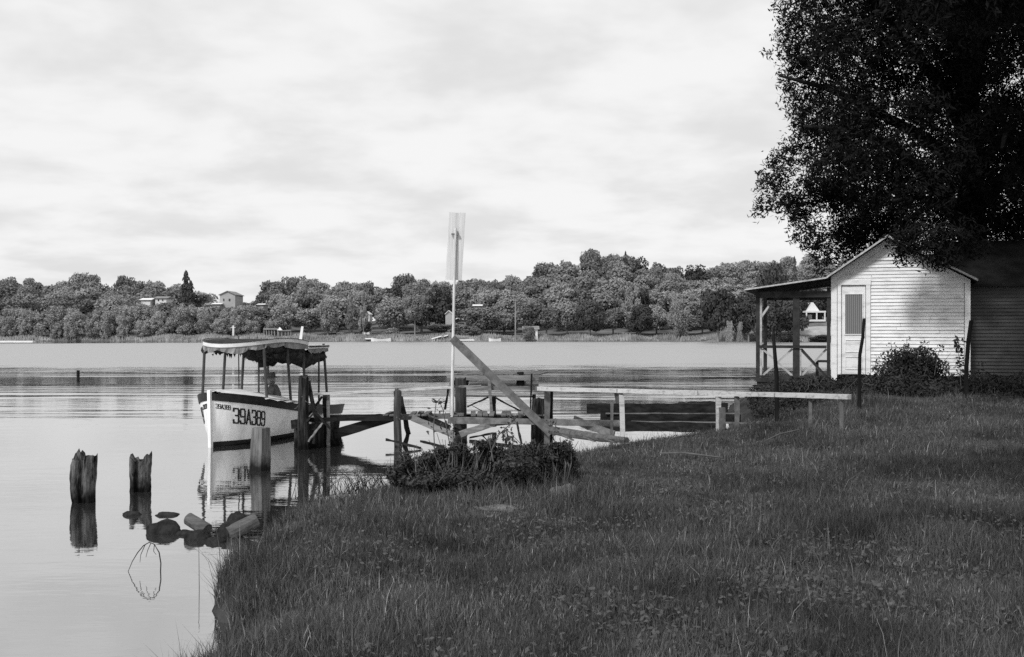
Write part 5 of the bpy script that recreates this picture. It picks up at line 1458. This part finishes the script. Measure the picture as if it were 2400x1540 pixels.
# long bent reed over the water at lower left
rd_ = thing('bent_reed', G(372, 1345, 0), 'thin reed bent into a hoop over the water at lower left', 'reed')
MB().tube([P(x_, y_, 10.6) for x_, y_ in ((376, 1345), (377, 1320), (373, 1295), (362, 1276), (350, 1271), (336, 1279), (322, 1296), (310, 1316), (300, 1340))], [.006, .006, .006, .005, .005, .005, .005, .004, .003], 5).obj('stem', M['shrub'], rd_)
for q in (((354, 1272), (346, 1290), (342, 1306)), ((362, 1276), (360, 1292), (366, 1300)), ((340, 1277), (330, 1300), (328, 1318))):
    MB().tube([P(x_, y_, 10.6) for x_, y_ in q], [.004, .003, .002], 4).obj('leaf', M['shrub'], rd_)
tag(MB().tube([P(467, 1380, 9.9), P(466, 1280, 9.9)], [.003, .002], 4).obj('reed', M['shrub'], None, loc=P(467, 1380, 9.9)), 'single upright hair-thin reed in the water beside the bank', 'reed')

# ------------------------------------------------------------------ the big dark tree overhanging the cottage
tr = thing('overhanging_tree', (12.6, 30.0, .9), 'big black-leaved tree spreading over the cottage roof at right', 'tree')
mb = MB().tube([(12.6, 30, .4), (12.5, 29.9, 3), (12.3, 29.7, 5.2), (12.2, 29.6, 8), (12.0, 29.5, 11), (11.8, 29.5, 14)], [.55, .42, .36, .28, .20, .10], 12, jit=.06)
mb.obj('trunk', M['bark'], tr, True)
limbs = [((12.3, 29.7, 5.0), (9.5, 27.8, 7.0), (7.0, 26.6, 7.2)), ((12.3, 29.7, 4.6), (10.5, 27.2, 5.4), (8.8, 25.6, 5.3)), ((12.2, 29.6, 7.5), (9.8, 28, 9.8), (7.6, 27.0, 11.5)),
         ((12.4, 29.7, 5.5), (14.5, 28.5, 8), (16, 27.5, 9)), ((12.2, 29.6, 8.5), (12, 27, 11), (11.5, 25, 12)), ((12.3, 29.7, 6.0), (12.0, 26.8, 7.2), (11.0, 24.9, 6.4)), ((12.3, 29.6, 6.4), (9.2, 28.5, 8.0), (6.6, 27.4, 8.6))]
for l_ in limbs:
    a, b, c = map(Vector, l_)
    MB().tube([a, a.lerp(b, .5) + Vector((0, 0, .2)), b, b.lerp(c, .5) + Vector((0, 0, .12)), c], [.20, .15, .11, .07, .03], 8, jit=.08).obj('limb', M['bark'], tr, True)
# crown: lobes set in space; small ones at the ragged left edge, large ones inside
TL_ = []
def tl(px, py, D, r_, k=1.0): p = P(px, py, D); TL_.append((p.x, p.y, p.z, r_, r_, r_ * .85))
rt = random.Random(21)
for px, py, r_ in ((1868, 128, .45), (1870, 165, .5), (1862, 215, .4), (1885, 250, .5), (1895, 290, .42), (1905, 325, .4), (1862, 352, .42), (1825, 385, .42), (1812, 425, .42), (1805, 465, .40), (1790, 487, .26), (1850, 470, .5), (1880, 500, .45), (1892, 540, .42),
                   (1915, 575, .42), (1945, 600, .40), (1925, 615, .28), (1900, 400, .6), (1925, 450, .6), (1960, 380, .7), (1950, 290, .7), (1935, 210, .7), (1930, 140, .6), (1975, 540, .6), (1990, 585, .42), (2020, 560, .5), (2060, 535, .6)):
    tl(px, py, (27.9 if not (px > 1935 and py > 470) else 29.5) + rt.uniform(-.5, .8), r_)
for px in range(2000, 2600, 70):
    for py in range(-140, 560, 75):
        if rt.random() < .10: continue
        tl(px + rt.uniform(-25, 25), py + rt.uniform(-22, 22), (27.0 if py < 400 else 29.2) + rt.uniform(-1.4, 2.2), rt.uniform(.62, .95))
for px in range(1880, 2600, 90):
    for py in range(-150, 120, 80): tl(px + rt.uniform(-20, 20) + max(0, (90 - py)) * 0.1, py, 27.2 + rt.uniform(-1, 2), rt.uniform(.6, .9))
for px, py, r_ in ((2110, 590, .18), (2140, 606, .14), (2170, 592, .16), (2200, 605, .13), (2225, 592, .18), (2110, 600, .2), (2135, 590, .24), (2160, 612, .2), (2180, 600, .24), (2205, 612, .2), (2225, 606, .2), (2150, 575, .3), (2195, 578, .3), (2130, 570, .24), (2180, 570, .24), (2230, 570, .28), (2100, 558, .24), (2290, 580, .34), (2210, 545, .32), (2150, 538, .3), (2260, 548, .35)):
    tl(px, py, 25.0 + rt.uniform(-.1, .2), r_)
for px, py in ((1990, 330), (2030, 250), (2100, 200), (2160, 260), (2230, 200), (1960, 440), (2010, 480), (2300, 150), (2400, 520), (2350, 540)): tl(px, py, 28.5, .75)
for px, py in ((2150, 395), (2090, 360), (2200, 430), (2120, 440), (2250, 380), (2050, 430), (2330, 300), (2380, 420)): tl(px, py, 26.2, .8)
# boughs reaching towards the camera above the picture; they shade the wing and the grass
for i in range(115):
    D_ = rt.uniform(16, 23.5); px = rt.uniform(2210, 2900); TL_.append((at(px, D_), D_, rt.uniform(.30, .48) * D_ + 2.3, 1.1, 1.1, .75))
rs = np.random.default_rng(5)
NL = 560000
C, Nn = lobes_points(TL_, NL, rs, .75)
# lanceolate leaves in drooping clusters
cl = rs.normal(0, 1, (NL // 9 + 1, 3)); cl[:, 2] -= .7
cid = np.arange(NL) // 9
C0 = C[cid * 9 % NL]
sdir = rs.normal(0, 1, (NL // 9 + 1, 3)); sdir[:, 2] -= .8; sdir[:, 0] -= .5; sdir /= np.linalg.norm(sdir, axis=1, keepdims=True)
C = C0 + sdir[cid] * (rs.uniform(-.16, .24, NL))[:, None] + rs.normal(0, .045, (NL, 3))
V, Q = leaf_quads(C, cl[cid] * .8, .14, .036, rs, .7)
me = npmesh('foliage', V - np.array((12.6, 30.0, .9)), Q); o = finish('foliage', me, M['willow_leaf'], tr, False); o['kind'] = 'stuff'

# ------------------------------------------------------------------ grass
def blades(n_target, n0, dmin, dmax, hmin, hmax, wid, name, label, kind='stuff', edge_only=False, mt=None, front_of_shrub=False):
    # density falls with distance, width grows a little
    n = int(n_target * 3)
    u = rng.random(n)
    p_ = 0.55
    D = (dmin ** p_ + u * (dmax ** p_ - dmin ** p_)) ** (1 / p_)
    x = rng.uniform(-.56, .56, n) * D + rng.uniform(-1, 1, n)
    d = shore_d(x, D)
    keep = ground_z(x, D) > .06
    if edge_only: keep = (ground_z(x, D) > -.01) & (ground_z(x, D) < .34) & (d < .8)
    if front_of_shrub: keep &= (np.abs(x - (-.45 + .0 * D)) < 1.5) & (D > 11.0) & (D < 12.25)
    # not under the house or in the porch
    rel = np.stack([x - O0.x, D - O0.y], -1)
    uu = rel @ np.array([UX.x, UX.y]); vv = rel @ np.array([UY.x, UY.y])
    keep &= ~((vv > .1) & (uu > -2))
    x, D, d = x[keep][:n_target], D[keep][:n_target], d[keep][:n_target]
    n = len(x)
    z = ground_z(x, D) - .01
    patch = .75 + .45 * np.sin(x * 1.9 + np.sin(D * 1.3) * 1.5) * np.sin(D * 1.7 + x * .6) + .2 * np.sin(x * 6.1) * np.sin(D * 5.3)
    h = rng.uniform(hmin, hmax, n) * np.clip(patch, .45, 1.4) * (1 + .5 * np.exp(-np.maximum(d, 0) / .3))
    wd = wid * (1 + D / 14.0) * rng.uniform(.6, 1.3, n)
    az = rng.uniform(0, 2 * math.pi, n); ca, sa = np.cos(az), np.sin(az)
    ld = rng.uniform(0, 2 * math.pi, n); lean = np.abs(rng.normal(0, .42, n)); lx, ly = np.cos(ld) * lean, np.sin(ld) * lean
    def pt_(k, wk, curve):
        cx_ = x + lx * h * curve; cy_ = D + ly * h * curve; cz_ = z + h * k
        return np.stack([cx_ - ca * wd * wk, cy_ - sa * wd * wk, cz_], -1), np.stack([cx_ + ca * wd * wk, cy_ + sa * wd * wk, cz_], -1)
    a0, a1 = pt_(0, .5, 0); b0, b1 = pt_(.55, .42, .35); c0, _ = pt_(.95, 0, 1.0)
    V = np.stack([a0, a1, b1, b0, c0], 1).reshape(-1, 3)
    base = np.arange(n) * 5
    Q = np.stack([base, base + 1, base + 2, base + 3], -1); T = np.stack([base + 3, base + 2, base + 4], -1)
    me = npmesh(name, V, Q, T)
    o = finish(name, me, mt or M['grass'], None, False)
    tag(o, label, 'grass', kind=kind)
blades(430000, 0, 4.6, 25.5, .05, .145, .0034, 'grass', 'rough dark meadow grass covering the near bank')
blades(9000, 0, 4.6, 22, .16, .34, .0028, 'tall_grass', 'sparse longer grass blades standing out of the meadow')
blades(34000, 0, 4.6, 23, .10, .24, .0034, 'bank_grass', 'longer tufts of grass fringing the near waterline', edge_only=True)
blades(5000, 0, 10.8, 12.4, .14, .32, .0032, 'tall_grass', 'ragged longer grass in front of the tangled shrub', front_of_shrub=True)
# broad weed leaves and dead leaves scattered low in the grass
n = 46000
u = rng.random(n); D = (4.6 ** .6 + u * (24.0 ** .6 - 4.6 ** .6)) ** (1 / .6); x = rng.uniform(-.56, .56, n) * D
cl_ = np.sin(x * 2.3 + 1.7 * np.sin(D * .9)) * np.sin(D * 2.1 + x) + rng.normal(0, .35, n)
ok = (ground_z(x, D) > .3) & (cl_ > .25)
x, D = x[ok], D[ok]; n = len(x)
C = np.stack([x, D, ground_z(x, D) + rng.uniform(.02, .10, n)], -1)
V, Q = leaf_quads(C, np.tile([0, -.3, 1.0], (n, 1)), .035, .024, np.random.default_rng(3), .45)
M['weed'] = mat('broad_weed_leaf', 0.075, .7, .5, (6, 6, 6), spec=.2, trans=.2)
tag(finish('weeds', npmesh('weeds', V, Q), M['weed'], None, False), 'patches of broad-leaved weeds low in the meadow grass', 'weeds', kind='stuff')
mb = MB(); rr = random.Random(12)
for i in range(200):
    y = rr.uniform(9.5, 19); x = float(shore_x(y)) + rr.uniform(-.16, .12); z = max(0.006, gz(x, y) + .01)
    if z > .2: continue
    a = rr.uniform(0, 3.14); l_ = rr.uniform(.03, .10)
    mb.tube([Vector((x, y, z)), Vector((x + l_ * math.cos(a), y + l_ * math.sin(a), max(.008, z + rr.uniform(-.01, .03))))], rr.uniform(.002, .005), 4)
tag(mb.obj('litter', M['reed']), 'broken stalks and twigs washed up along the near waterline', 'drift litter', kind='stuff')
# added unseen tree right of the camera, placed to shade the meadow's right side
t2 = thing('added_shade_tree', (6.6, 1.2, gz(6.6, 1.2)), 'large leafy tree added unseen at right to shade the meadow', 'tree')
MB().tube([(6.6, 1.2, .4), (6.4, 1.4, 3), (5.6, 2.4, 5.6), (4.6, 3.8, 8.6)], [.40, .32, .26, .14], 10, jit=.06).obj('trunk', M['bark'], t2, True)
lb2 = []
rt = random.Random(4)
for i in range(60):
    a = rt.uniform(0, 6.28); q = rt.uniform(0, 1) ** .6 * 4.2
    lb2.append((5.0 + q * math.cos(a), 4.6 + q * math.sin(a), rt.uniform(6.7, 10.0), 1.0, 1.0, .75))
rs = np.random.default_rng(8)
C, Nn = lobes_points(lb2, 42000, rs, .8)
V, Q = leaf_quads(C, Nn, .20, .09, rs, .8)
o = finish('foliage', npmesh('foliage', V - np.array(tuple(t2.location)), Q), M['willow_leaf'], t2, False); o['kind'] = 'stuff'
sc.cycles.use_denoising = False
